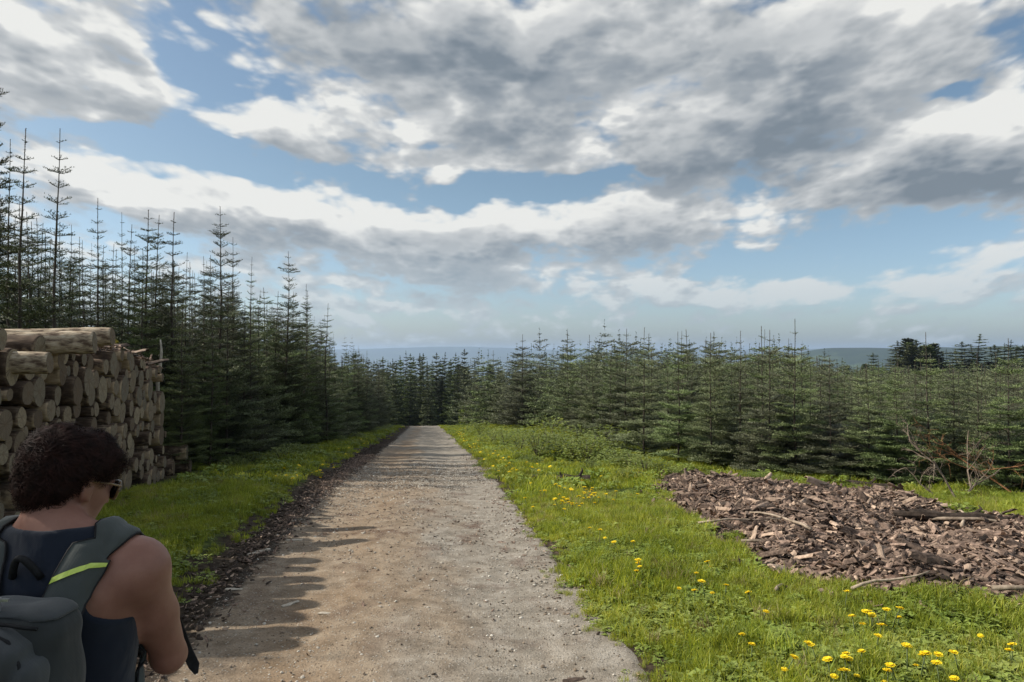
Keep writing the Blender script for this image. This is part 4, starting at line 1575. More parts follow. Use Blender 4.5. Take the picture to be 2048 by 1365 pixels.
# short pieces in a low stack past the far end
for s, zl, r, out, lb in ((12.75, .13, .13, .02, "dark short log on the ground past the far end of the pile"), (13.05, .13, .125, .24, "right log of the low stack past the pile's far end"),
                          (12.62, .12, .11, .06, "small log wedged between the pile and the low stack"),
                          (12.95, .375, .125, .20, "grey round log lying on top of the low stack past the far end")):
    put_log(s, float(height(-5.6, s)) + zl, r, out, 5, lb, None, 0.05, 0, .6)
for i in range(4):
    put_log(13.3 + .26 * (i % 3) - .1 * (i // 3), float(height(-5.6, 13.3)) + .12 + .22 * (i // 3), .12, -.15 - .1 * i, i, "grey log end in the low stack behind the far end of the pile", "logs of the low far stack", 0, 0, .6)
# upright pale stake at the far end
M_STAKE = mat_simple("weathered_stake", (.22, .20, .16), (.46, .43, .36), 22, .85, .5, stretch=(1, 1, .3))
b = MB()
X, Y = -6.0, 12.3
zb = float(height(X, Y))
b.tube([(0, 0, -.1), (.01, 0, .9), (-.01, .01, 1.6), (.03, 0, 1.85), (.05, .01, 2.12), (.03, .01, 2.34)], [.034, .033, .03, .028, .022, .012], 8)
link("stake", b.mesh("stake", [M_STAKE], True), loc=(X, Y, zb), label="pale crooked stake standing upright at the far end of the log pile", cat="stake")

# bark slabs and litter lying on the pile
M_BARKCHIP = mat_simple("loose_bark", (.045, .030, .023), (.24, .17, .13), 16, .9, .6, .006, (.46, .37, .29), objvar=.8)
M_BARKPALE = mat_simple("pale_bark_inside", (.20, .14, .10), (.44, .33, .25), 14, .85, .5, .006, (.68, .56, .46), objvar=.5)
M_MOSS = mat_leaf("yellow_moss", [(.10, .12, .02), (.30, .28, .03), (.42, .34, .04)], .7, .2, .2)


def bark_piece(seed, L, W_, mats, curl=.6, th=.008):
    """curved, torn slab of bark with thickness"""
    rg = np.random.default_rng(seed)
    nu, nv = 7, 5
    top = []
    for i in range(nu):
        t = i / (nu - 1)
        wl = W_ * (.65 + .35 * math.sin(math.pi * min(1, t * 1.1 + .08))) * rg.uniform(.8, 1.12)
        sx = rg.normal(0, .06) * W_
        for j in range(nv):
            s = j / (nv - 1) * 2 - 1
            top.append(((t - .5) * L + rg.normal(0, .03) * L * (abs(s) > .9 or i in (0, nu - 1)), s * wl / 2 + sx, -curl * W_ * .5 * s * s + .06 * L * math.sin(t * 3 + seed) * .5 + rg.normal(0, .02) * W_))
    top = np.array(top)
    bot = top - [0, 0, th]
    v = np.vstack([top, bot])
    f, mi = [], []
    n = nu * nv
    for i in range(nu - 1):
        for j in range(nv - 1):
            a = i * nv + j
            f.append((a, a + nv, a + nv + 1, a + 1)); mi.append(0)
            f.append((n + a, n + a + 1, n + a + nv + 1, n + a + nv)); mi.append(1)
    edge = [i * nv for i in range(nu)] + [(nu - 1) * nv + j for j in range(1, nv)] + [i * nv + nv - 1 for i in range(nu - 2, -1, -1)] + [j for j in range(nv - 2, 0, -1)]
    for k in range(len(edge)):
        a, c = edge[k], edge[(k + 1) % len(edge)]
        f.append((a, c, n + c, n + a)); mi.append(0)
    return make_mesh("bark_piece", v, f, mats, mi, False)


SLABS = [bark_piece(300 + i, .30 + .05 * (i % 4), .10 + .02 * (i % 3), [M_BARKCHIP, M_BARKPALE] if i % 3 else [M_BARKPALE, M_BARKCHIP], .3 + .2 * (i % 4)) for i in range(10)]
CHIPS = [bark_piece(320 + i, .10 + .015 * (i % 4), .045 + .01 * (i % 3), [M_BARKCHIP, M_BARKPALE] if i % 4 else [M_BARKPALE, M_BARKPALE], .4, .005) for i in range(8)]
for i in range(60):
    s = rg.uniform(8.2, 12.0)
    out = -rg.uniform(.05, 1.9)
    base = float(height(-5.5, s))
    fx = -5.80 + .22 * (12.0 - s) + out
    lb = "strip of loose bark lying in the sun on top of the log pile"
    link("bark_chunk", SLABS[i % 10], loc=(fx, s, base + float(top_limit(s)) + .035 + rg.uniform(0, .05)), rot=(rg.normal(0, .25), rg.normal(0, .2), rg.uniform(0, 6.28)), scale=rg.uniform(.7, 1.5), label=lb, cat="bark", group="loose bark on top of the log pile")
pts, rots, scl, idx = [], [], [], []
for i in range(900):
    s = rg.uniform(7.8, 12.1)
    out = -rg.uniform(.0, 2.4)
    pts.append((-5.80 + .22 * (12.0 - s) + out, s, float(height(-5.5, s)) + float(top_limit(s)) + .01 + abs(rg.normal(0, .02)) - .03)); rots.append((rg.normal(0, .4), rg.normal(0, .4), rg.uniform(0, 6.28)))
    scl.append(rg.uniform(.4, 1.3)); idx.append(int(rg.integers(0, 8)))
scatter("bark_litter_on_logs", pts, rots, scl, idx, CHIPS, "small bark crumbs scattered over the top of the log pile")
MOSS = leaf_clump(340, 160, .10, .06, .03, M_MOSS, "moss_tuft", .2)
for s, out, z, lb in ((9.9, -.15, .04, "yellow moss tuft on top near the middle of the log pile"), (8.0, -.02, -.02, "yellow-green sprig between the upper logs left of the middle")):
    link("moss_tuft", MOSS, loc=(-5.80 + .22 * (12.0 - s) + out, s, float(height(-5.5, s)) + float(top_limit(s)) + z), label=lb, cat="moss")

# ------------------------------------------------------------------ the heap of rotten bark right of the track
def mat_heap():
    m, N, b = material("rotten_bark_mulch")
    pos = N.new('ShaderNodeNewGeometry').outputs['Position']
    n = N.noise(N.vmath('MULTIPLY', pos, (1, 1.6, 1)), 9, 7, .7)
    n2 = N.noise(pos, 1.6, 3, .6)
    col = N.ramp(n, [(.32, (.035, .024, .018)), (.48, (.16, .108, .084)), (.6, (.33, .24, .195)), (.74, (.50, .40, .33))])
    col = N.mix(N.maprange(n2, .45, .7, 0, .45), col, (.20, .11, .07))
    N.put(b.inputs['Base Color'], col)
    b.inputs['Roughness'].default_value = .95
    b.inputs['Specular IOR Level'].default_value = .15
    bp = N.new('ShaderNodeBump')
    bp.inputs['Strength'].default_value = 1.0
    bp.inputs['Distance'].default_value = .04
    N.put(bp.inputs['Height'], n)
    N.put(b.inputs['Normal'], bp.outputs[0])
    return m


M_HEAP = mat_heap()
hx0, hx1, hy0, hy1 = HEAP[:, 0].min() - .2, HEAP[:, 0].max() + .2, HEAP[:, 1].min() - .2, HEAP[:, 1].max() + .2
gx, gy = np.arange(hx0, hx1, .05), np.arange(hy0, hy1, .05)
GX, GY = np.meshgrid(gx, gy, indexing='ij')
GZ = heap_z(GX.ravel(), GY.ravel()).reshape(GX.shape)
ins = heap_dist(GX.ravel(), GY.ravel()).reshape(GX.shape) > -.12
idx_ = np.arange(GX.size).reshape(GX.shape)
q = np.stack([idx_[:-1, :-1], idx_[1:, :-1], idx_[1:, 1:], idx_[:-1, 1:]], -1).reshape(-1, 4)
q = q[ins.ravel()[q].all(axis=1)]
link("bark_heap", make_mesh("bark_heap", np.stack([GX, GY, GZ], -1).reshape(-1, 3), q, [M_HEAP], smooth_shade=True), kind='stuff',
     label="flat heap of reddish brown rotten bark on the right verge")


def slope_rot(X, Y, rg, wild=.35):
    e = .15
    zx = float((heap_z(X + e, Y) - heap_z(X - e, Y))[0]) / (2 * e)
    zy = float((heap_z(X, Y + e) - heap_z(X, Y - e))[0]) / (2 * e)
    return (math.atan(zy) + rg.normal(0, wild), -math.atan(zx) + rg.normal(0, wild), rg.uniform(0, 6.28))


rg = np.random.default_rng(88)
N_ = 24000
X = rg.uniform(hx0, hx1, N_)
Y = rg.uniform(hy0, hy1, N_)
d = heap_dist(X, Y)
k = d > -.05 - rg.random(N_) ** 3 * .5
X, Y, d = X[k], Y[k], d[k]
Z = np.where(d > -.05, heap_z(X, Y), height(X, Y)) + rg.random(len(X)) * .03
rot = np.stack([rg.normal(0, .38, len(X)), rg.normal(0, .38, len(X)), rg.uniform(0, 6.28, len(X))], -1)
scatter("bark_chips", np.stack([X, Y, Z], -1), rot, rg.uniform(.25, 1.25, len(X)) ** 1.2, rg.integers(0, 8, len(X)), CHIPS, "countless small chips of torn bark covering the heap")
print("CHIPS", len(X))
# larger slabs, each lying by itself
n = 0
while n < 250:
    X, Y = rg.uniform(hx0, hx1), rg.uniform(hy0, hy1)
    dd = float(heap_dist(X, Y)[0])
    px = 1024 + FPX * X / Y
    if dd < .03 or px > 2120:
        continue
    py = HORIZON + FPX * (CAM_Z - float(heap_z(X, Y)[0])) / Y
    zx = "left" if px < 1560 else "middle" if px < 1800 else "right"
    zy = "near" if py > 1110 else "far" if py < 1020 else "central"
    lb = "torn brown bark slab in the %s %s part of the bark heap" % (zy, zx)
    gp = "bark slabs in the %s %s part of the heap" % (zy, zx)
    r = slope_rot(X, Y, rg, .26)
    link("bark_chunk", SLABS[int(rg.integers(0, 10))], loc=(X, Y, float(heap_z(X, Y)[0]) + .035 + rg.random() * .04), rot=r, scale=rg.uniform(.35, .85), label=lb, cat="bark", group=gp)
    n += 1
# pieces one can point at
for px, py, k, s, rz, lb in ((1345, 952, 2, 1.5, .6, "upright bark slab with pale inside at the left tip of the heap"), (1560, 1150, 0, 1.3, 1.0, "pinkish bark lump at the near left corner of the heap"),
                             (1745, 1120, 0, 1.2, .4, "pale wedge of bark standing up in the near middle of the heap"), (1860, 1165, 1, .95, .0, "long reddish bark slab hanging over the near edge of the heap"),
                             (1650, 990, 3, 1.3, .2, "pale curled bark slab at the heap's far rim")):
    X, Y, Z = ground_pt(px, py)
    link("bark_chunk", SLABS[k], loc=(X, Y, float(heap_z(X, Y)[0]) + .09), rot=(.5, .3, rz), scale=s, label=lb, cat="bark")

M_STICK = mat_simple("bare_stick", (.16, .12, .085), (.38, .31, .24), 30, .85, .4, .004, stretch=(1, 1, 1), objvar=.3)


def stick_mesh(seed, L, r, twigs=2):
    rg = np.random.default_rng(seed)
    b = MB()
    pts = [np.zeros(3)]
    d = np.array([1.0, 0, 0])
    for i in range(6):
        d = d + rg.normal(0, .12, 3)
        d /= np.linalg.norm(d)
        pts.append(pts[-1] + d * L / 6)
    b.tube(pts, np.linspace(r, r * .45, 7), 6)
    for k in range(twigs):
        p = pts[int(rg.integers(2, 6))]
        dd = d + rg.normal(0, .6, 3)
        dd /= np.linalg.norm(dd)
        b.tube([p, p + dd * L * .15, p + dd * L * .28 + [0, 0, L * .03]], [r * .5, r * .35, r * .2], 4)
    return b.mesh("stick", [M_STICK], True)


STK = [stick_mesh(400 + i, .55 + .1 * i, .012 + .002 * (i % 3), i % 3) for i in range(5)]
STICKS = [(1395, 1058, 4, 1.0, .1, "long pale stick along the left edge of the bark heap"), (1620, 1100, 1, 1.2, 1.9, "thin stick leaning across the middle of the heap"),
          (1550, 1195, 2, .9, 1.3, "dry twig standing in the grass before the near edge of the heap"), (1980, 1195, 3, 1.6, -.15, "long pale stick along the near right edge of the heap"),
          (1850, 1060, 4, 1.5, -.5, "dark branch half buried in the right part of the heap"), (1700, 1195, 0, 1.1, .5, "short stick on the soil at the heap's near rim"),
          (1920, 1075, 1, 1.3, .9, "forked stick on the heap near the dead brushwood"), (1480, 1090, 3, 1.3, -.25, "thick dark stick on the near left corner of the heap")]
for px, py, k, s, rz, lb in STICKS:
    X, Y, Z = ground_pt(px, py)
    z = float(heap_z(X, Y)[0]) if float(heap_dist(X, Y)[0]) > 0 else Z
    link("stick", STK[k], loc=(X, Y, z + .07), rot=(0, -.06, rz), scale=s, label=lb, cat="stick")
# log piece on the heap and dark wood remains in the grass
M_DARKWOOD = mat_simple("rotten_wood", (.018, .013, .010), (.075, .055, .042), 14, .9, .7, .012, (.16, .12, .09))


def rotten_log(seed, L, r):
    rg = np.random.default_rng(seed)
    b = MB()
    pts = [(-L / 2, 0, 0), (-L / 4, .01, .015), (0, -.01, .01), (L / 4, .015, .02), (L / 2, 0, -.01)]
    b.tube(pts, [r * rg.uniform(.55, 1.1) for _ in pts], 9)
    b.tube([(L * .2, 0, r * .6), (L * .3, .05, r * 1.7), (L * .28, .07, r * 2.2)], [r * .35, r * .25, r * .1], 5)
    b.tube([(-L * .35, 0, r * .5), (-L * .42, -.03, r * 1.6)], [r * .4, r * .15], 5)
    return b.mesh("rotten_log", [M_DARKWOOD], False)


for px, py, L, r, rz, lb in ((1146, 964, .55, .08, .05, "black rotten stump piece lying in the grass beyond the dandelion patch"), (1712, 976, .9, .07, -.45, "dark rotten branch lying in the grass behind the bark heap"),
                             (1072, 957, .16, .03, .4, "tiny dark wood scrap in the grass left of the stump piece"), (1895, 1062, 1.1, .06, -.25, "grey brown log lying across the right part of the bark heap")):
    X, Y, Z = ground_pt(px, py)
    z = float(heap_z(X, Y)[0]) + .06 if float(heap_dist(X, Y)[0]) > 0 else Z
    link("rotten_log", rotten_log(int(px), L, r), loc=(X, Y, z + r * .6), rot=(0, 0, rz), label=lb, cat="wood")

# dead brushwood at the right edge
M_DEAD = mat_simple("dead_twigs", (.085, .062, .045), (.25, .20, .155), 18, .9, .3, .004)
M_RUST = mat_simple("rusty_needles", (.16, .075, .035), (.30, .15, .07), 30, .9, .2)


def dead_branch(seed, L, r, spread, mat, rise=.5, depth=3):
    rg = np.random.default_rng(seed)
    b = MB()

    def grow(p, d, L, r, lv):
        n = 5
        pts = [p]
        for i in range(n):
            d = d + rg.normal(0, .13, 3)
            d /= np.linalg.norm(d)
            pts.append(pts[-1] + d * L / n)
        b.tube(pts, np.linspace(r, r * .4, n + 1), 5 if lv == 0 else 4, 0, False)
        if lv < depth:
            for k in range(5 if lv < 2 else 4):
                j = int(rg.integers(1, n + 1))
                dd = d + rg.normal(0, spread, 3)
                dd /= np.linalg.norm(dd)
                grow(pts[j], dd, L * rg.uniform(.3, .55), r * .5, lv + 1)
    grow(np.zeros(3), np.array([.8, 0, rise]) / math.hypot(.8, rise), L, r, 0)
    return b.mesh("dead_branch", [mat], False)


for px, py, L, r, rz, rise, sd, mt, lb in (
        (1915, 1005, .75, .016, 2.2, 1.4, 501, M_DEAD, "pale dead bough standing nearly upright left in the brushwood"),
        (1925, 1000, .60, .014, .6, 1.0, 502, M_DEAD, "short forked dead bough in the middle of the brushwood"),
        (1975, 985, 1.1, .017, .25, .55, 503, M_DEAD, "long grey dead branch slanting up to the right picture edge"),
        (2010, 975, .9, .012, .2, .42, 504, M_RUST, "rust-brown dead fir branch among the grey brushwood"),
        (1990, 985, .8, .014, -.1, .12, 505, M_DEAD, "low grey dead branch lying along the grass at the right edge"),
        (1945, 995, .95, .013, 1.0, .7, 507, M_DEAD, "thin dead branch rising from behind the forked bough"),
        (2030, 990, 1.0, .014, 2.6, .8, 508, M_RUST, "tangled rust-brown dead branch at the right picture edge leaning left"),
        (1890, 1000, .5, .011, 2.8, .5, 506, M_DEAD, "small dead branch spreading left at the foot of the brushwood")):
    X, Y, Z = ground_pt(px, py)
    link("dead_branch", dead_branch(sd, L * 1.35, r * 1.1, .75, mt, rise * .8), loc=(X, Y, Z - .02), rot=(0, 0, rz), label=lb, cat="branch")
X, Y, Z = ground_pt(1920, 1035)
link("weed_plant", leaf_clump(610, 120, .16, .16, .09, mat_leaf("pale_weed", [(.16, .22, .04), (.28, .34, .08)], .5, .3), "weed_leaves"), loc=(X, Y, Z), label="pale yellow-green weed at the foot of the dead brushwood", cat="plant")

# ------------------------------------------------------------------ stones, chips and clods of the track
def stone_mesh(seed, mat):
    rg = np.random.default_rng(seed)
    import bmesh
    bm = bmesh.new()
    bmesh.ops.create_icosphere(bm, subdivisions=1, radius=.5)
    for v in bm.verts:
        v.co *= rg.uniform(.75, 1.15)
        v.co.z *= .55
    me = bpy.data.meshes.new("stone")
    bm.to_mesh(me)
    bm.free()
    me.materials.append(mat)
    return me


def mat_stone():
    m, N, b = material("track_stone")
    oi = N.new('ShaderNodeObjectInfo').outputs['Random']
    col = N.ramp(oi, [(0, (.09, .065, .045)), (.3, (.22, .17, .12)), (.55, (.30, .26, .21)), (.8, (.42, .38, .32)), (1, (.60, .57, .50))])
    N.put(b.inputs['Base Color'], col)
    b.inputs['Roughness'].default_value = .85
    return m


M_STONE = mat_stone()
ST = [stone_mesh(700 + i, M_STONE) for i in range(5)]
n = 26000
Y = np.sqrt(rg.uniform(2.2 ** 2, 17 ** 2, n))
u = rg.uniform(-HW, HW, n) * np.where(rg.random(n) < .3, 1.03, .98)
X = road_x(Y) + u
keep = rg.random(n) < np.clip(.35 + .5 * fbm(X * .8, Y * .5, 90), .08, 1)
Y, u, X = Y[keep], u[keep], X[keep]
m_ = len(X)
sz = .0045 + .012 * rg.random(m_) ** 4 + .0006 * Y
scatter("gravel", np.stack([X, Y, road_z(X, Y) + .002], -1), np.stack([rg.normal(0, .3, m_), rg.normal(0, .3, m_), rg.uniform(0, 6.28, m_)], -1), sz * 1.6, rg.integers(0, 5, m_), ST, "small stones lying loose on the track")
# bark crumbs on the track, thick along both edges and in a belt across it
n = 9000
Y = np.sqrt(rg.uniform(2.2 ** 2, 20 ** 2, n))
side = rg.random(n)
u = np.where(side < .55, -HW - rg.normal(-.02, .13, n), np.where(side < .75, HW + rg.normal(-.18, .14, n), rg.uniform(-HW, HW, n)))
X = road_x(Y) + u
belt = np.exp(-((Y - 8.8) / 2.2) ** 2)
keep = (side < .55) | (rg.random(n) < .25 + .6 * belt * (vnoise(X * 1.5, Y, 95) > -.2))
Y, u, X, side = Y[keep], u[keep], X[keep], side[keep]
m_ = len(X)
Z = np.where(np.abs(u) < HW, road_z(X, Y), height(X, Y)) + .008 + rg.random(m_) * .02 * (side < .55)
scatter("bark_crumbs", np.stack([X, Y, Z], -1), np.stack([rg.normal(0, .4, m_), rg.normal(0, .4, m_), rg.uniform(0, 6.28, m_)], -1), np.where(side < .55, rg.uniform(.12, .5, m_), rg.uniform(.10, .38, m_)), rg.integers(0, 8, m_), CHIPS,
        "crumbs of bark and soil strewn over the track and its dark left edge")
# clods of dark soil at the left edge
M_CLOD = mat_simple("soil_clod", (.022, .015, .011), (.070, .050, .036), 40, .95, .6, .006)
CL = [stone_mesh(720 + i, M_CLOD) for i in range(5)]
n = 9000
Y = np.sqrt(rg.uniform(2.2 ** 2, 34 ** 2, n))
u = -HW - rg.normal(.02, .12, n)
X = road_x(Y) + u
scatter("soil_clods", np.stack([X, Y, height(X, Y) + .006], -1), np.stack([rg.normal(0, .3, n), rg.normal(0, .3, n), rg.uniform(0, 6.28, n)], -1), rg.uniform(.015, .075, n), rg.integers(0, 5, n), CL, "dark crumbled soil along the left edge of the track")
# pieces lying singly on the track
M_CHIPW = mat_simple("pale_wood_chip", (.34, .29, .22), (.58, .52, .43), 20, .8, .3)
PW = [bark_piece(740 + i, .16, .04, [M_CHIPW, M_CHIPW], .1, .008) for i in range(3)]
for px, py, k, s, rz, lb in ((520, 1106, 0, 1.5, 1.0, "long pale splinter at the left edge of the track"), (590, 1083, 1, 1.0, .2, "pale wood chip on the left edge beyond the splinter"), (470, 1182, 2, .8, .3, "white wood chip in the dark soil of the left edge"),
                             (1150, 1165, 0, .8, 2.6, "pale chip pair piece at the right edge of the track"), (1170, 1185, 1, .8, -.2, "pale chip lying right at the grass on the track's right edge"), (583, 1210, 0, .9, .9, "thin pale splinter on the left wheel line"),
                             (655, 1230, 2, .7, .2, "small pale chip on the left wheel line")):
    X, Y, Z = ground_pt(px, py)
    link("wood_chip", PW[k], loc=(X, Y, Z + .02), rot=(.1, .05, rz), scale=s, label=lb, cat="wood chip")
for px, py, s, lb in ((1150, 1362, 1.1, "dark brown bark chunk at the bottom edge of the track"), (1005, 1086, .7, "dark bark chip at the right wheel line in mid distance"), (612, 1140, .6, "dark bark chip on the left part of the track"), (752, 1097, .5, "small red-brown chip in the middle of the track"),
                      (936, 936, 1.2, "dark clod at the right edge far down the track"), (1035, 1045, .8, "flat dark bark chip near the right edge of the track"), (1160, 1175, .9, "dark bark chip between the pale ones at the right edge")):
    X, Y, Z = ground_pt(px, py)
    link("bark_chip", CHIPS[int(px) % 8], loc=(X, Y, Z + .016), rot=(.1, .1, px), scale=s, label=lb, cat="bark")

# ------------------------------------------------------------------ the walker: smooth surfaces grown from distance fields
def grid_surface(fn, lo, hi, h):
    """surface nets of fn(P) = 0 on a grid; returns verts, quads"""
    lo, hi = np.array(lo, float), np.array(hi, float)
    n = np.ceil((hi - lo) / h).astype(int) + 1
    ax = [lo[i] + h * np.arange(n[i]) for i in range(3)]
    P = np.stack(np.meshgrid(*ax, indexing='ij'), -1).astype(np.float32)
    D = fn(P.reshape(-1, 3)).reshape(n).astype(np.float32)
    S = D < 0
    c = np.zeros(n - 1, int)
    for dx in (0, 1):
        for dy in (0, 1):
            for dz in (0, 1):
                c += S[dx:n[0] - 1 + dx, dy:n[1] - 1 + dy, dz:n[2] - 1 + dz]
    act = (c > 0) & (c < 8)
    cell = np.argwhere(act)
    vid = -np.ones(n - 1, int)
    vid[act] = np.arange(len(cell))
    acc = np.zeros((len(cell), 3))
    cntr = np.zeros(len(cell))
    corners = [(a, b, d) for a in (0, 1) for b in (0, 1) for d in (0, 1)]
    for i, ca in enumerate(corners):
        for cb in corners[i + 1:]:
            if sum(abs(p - q) for p, q in zip(ca, cb)) != 1:
                continue
            da = D[cell[:, 0] + ca[0], cell[:, 1] + ca[1], cell[:, 2] + ca[2]]
            db = D[cell[:, 0] + cb[0], cell[:, 1] + cb[1], cell[:, 2] + cb[2]]
            x = (da < 0) != (db < 0)
            t = np.where(x, da / (da - db + 1e-12), 0)
            p = np.array(ca) + t[:, None] * (np.array(cb) - np.array(ca))
            acc[x] += p[x]
            cntr[x] += 1
    V = lo + h * (cell + acc / cntr[:, None])
    quads = []
    for a in range(3):
        b_, c_ = (a + 1) % 3, (a + 2) % 3
        sl = [slice(0, n[i] - 1) for i in range(3)]
        sl2 = list(sl)
        sl[a], sl2[a] = slice(0, n[a] - 1), slice(1, n[a])
        s0, s1 = S[tuple(sl)], S[tuple(sl2)]
        m = np.argwhere(s0 != s1)
        m = m[(m[:, b_] > 0) & (m[:, c_] > 0)]
        eb, ec = np.zeros(3, int), np.zeros(3, int)
        eb[b_] = 1
        ec[c_] = 1
        def g(q):
            return vid[q[:, 0], q[:, 1], q[:, 2]]
        q4 = np.stack([g(m - eb - ec), g(m - ec), g(m), g(m - eb)], -1)
        fl = s0[m[:, 0], m[:, 1], m[:, 2]]
        q4[~fl] = q4[~fl][:, ::-1]
        quads.append(q4)
    Q = np.concatenate(quads)
    return V, Q[(Q >= 0).all(axis=1)]


def s_ell(P, c, r, R=None):
    q = P - np.array(c, np.float32)
    if R is not None:
        q = q @ R
    r = np.array(r, np.float32)
    k0 = np.linalg.norm(q / r, axis=1)
    k1 = np.linalg.norm(q / (r * r), axis=1)
    return k0 * (k0 - 1) / (k1 + 1e-9)


def s_cone(P, a, b, ra, rb):
    a, b = np.array(a, np.float32), np.array(b, np.float32)
    ba = b - a
    t = np.clip(((P - a) @ ba) / (ba @ ba), 0, 1)
    return np.linalg.norm(P - a - t[:, None] * ba, axis=1) - (ra + (rb - ra) * t)


def s_box(P, c, hsz, rr, R=None):
    q = P - np.array(c, np.float32)
    if R is not None:
        q = q @ R
    q = np.abs(q) - (np.array(hsz, np.float32) - rr)
    return np.linalg.norm(np.maximum(q, 0), axis=1) + np.minimum(q.max(axis=1), 0) - rr


def smin(a, b, k):
    h = np.clip(.5 + .5 * (b - a) / k, 0, 1)
    return b * (1 - h) + a * h - k * h * (1 - h)


def smax(a, b, k):
    return -smin(-a, -b, k)


def rotm(yaw, pitch, roll=0.0):
    """columns are the local axes; yaw turns to the right, pitch looks down"""
    return np.array((Matrix.Rotation(-yaw, 3, 'Z') @ Matrix.Rotation(-pitch, 3, 'X') @ Matrix.Rotation(roll, 3, 'Y')), np.float32)


HS = .90
HEAD_C = np.array([-.010, .040, 1.452])
HR = rotm(rad(27), rad(20), rad(3))


def hp(x, y, z):
    return HEAD_C + HR @ np.array([x, y, z]) * HS


SH_R, EL_R, WR_R = (.172, -.005, 1.272), (.168, .135, 1.030), (.030, .325, .985)
SH_L, EL_L, WR_L = (-.172, -.005, 1.272), (-.175, .120, 1.030), (-.105, .325, .985)


def torso(P):
    d = s_ell(P, (0, .0, 1.165), (.158, .108, .19))                       # ribcage
    d = smin(d, s_ell(P, (0, -.035, 1.24), (.165, .075, .085)), .05)      # shoulder blades
    d = smin(d, s_ell(P, (0, .005, 1.02), (.132, .098, .14)), .06)        # waist
    d = smin(d, s_ell(P, (0, -.005, .90), (.165, .118, .12)), .06)        # hips
    d = smin(d, s_ell(P, (-.07, .085, 1.165), (.062, .055, .06)), .03)
    d = smin(d, s_ell(P, (.07, .085, 1.165), (.062, .055, .06)), .03)
    for s in (-1, 1):
        d = smin(d, s_cone(P, (s * .035, -.025, 1.36), (s * .160, -.005, 1.292), .038, .042), .035)   # trapezius, shoulder line
    d = smin(d, s_cone(P, (0, -.028, 1.315), hp(0, -.035, -.045), .058, .052), .035)                   # neck
    return d


def limbs(P):
    d = None
    for S, E, Wr in ((SH_R, EL_R, WR_R), (SH_L, EL_L, WR_L)):
        S_, E_, W_ = np.array(S), np.array(E), np.array(Wr)
        a = s_ell(P, S, (.060, .060, .062))
        a = smin(a, s_cone(P, S_, S_ * .5 + E_ * .5, .054, .047), .03)
        a = smin(a, s_cone(P, S_ * .5 + E_ * .5, E_, .047, .038), .02)
        a = smin(a, s_ell(P, E_ + [0, -.008, -.004], (.037, .038, .037)), .012)
        f = E_ * .7 + W_ * .3
        a = smin(a, s_cone(P, E_, f, .036, .037), .015)
        a = smin(a, s_cone(P, f, W_, .037, .024), .02)
        d = a if d is None else np.minimum(d, a)
    return d


def head_sdf(P):
    q = (P - HEAD_C.astype(np.float32)) @ HR / HS
    d = s_ell(q, (0, -.008, .022), (.074, .094, .092))
    d = smin(d, s_ell(q, (0, .035, -.042), (.058, .056, .066)), .03)      # face and jaw
    d = smin(d, s_ell(q, (0, .062, -.088), (.024, .022, .018)), .02)      # chin
    d = smin(d, s_cone(q, (.045, .0, -.055), (.012, .065, -.092), .016, .012), .018)
    d = smin(d, s_cone(q, (-.045, .0, -.055), (-.012, .065, -.092), .016, .012), .018)
    for s in (-1, 1):
        d = smin(d, s_ell(q, (s * .038, .062, -.018), (.022, .020, .016)), .018)     # cheekbones
    d = smin(d, s_cone(q, (0, .084, .012), (0, .104, -.026), .007, .011), .010)      # nose
    d = smin(d, s_ell(q, (.010, .094, -.028), (.008, .009, .007)), .006)
    d = smin(d, s_ell(q, (-.010, .094, -.028), (.008, .009, .007)), .006)
    d = smin(d, s_ell(q, (0, .084, .026), (.045, .012, .010)), .012)                 # brow
    for s in (-1, 1):
        d = smax(d, -s_ell(q, (s * .030, .094, .008), (.015, .012, .010)), .008)     # eye sockets
        d = smin(d, s_ell(q, (s * .030, .080, .008), (.012, .011, .010)), .003)
    d = smin(d, s_ell(q, (0, .090, -.054), (.020, .008, .0045)), .004)               # lips
    d = smin(d, s_ell(q, (0, .088, -.062), (.017, .009, .0055)), .004)
    for s in (-1, 1):                                                                # ears
        Re = rotm(rad(s * -14), 0)
        e = s_ell(q, (s * .082, -.004, -.004), (.012, .020, .034), Re)
        e = smax(e, -s_ell(q, (s * .089, .001, .002), (.007, .011, .020), Re), .004)
        e = smin(e, s_ell(q, (s * .080, .006, -.030), (.007, .009, .009)), .004)
        d = smin(d, e, .005)
    return d * HS


def legs(P):
    d = None
    for s in (-1, 1):
        kn, an = (s * .092, .03, .50), (s * .088, -.02 + s * .02, .10)
        a = s_cone(P, (s * .085, 0, .86), kn, .088, .058)
        a = smin(a, s_cone(P, kn, (s * .09, -.01, .36), .055, .055), .03)
        a = smin(a, s_cone(P, (s * .09, -.01, .36), an, .054, .034), .03)
        d = a if d is None else np.minimum(d, a)
    return d


def body_sdf(P):
    d = smin(torso(P), limbs(P), .028)
    d = smin(d, head_sdf(P), .022)
    d = smin(d, legs(P), .04)
    return d


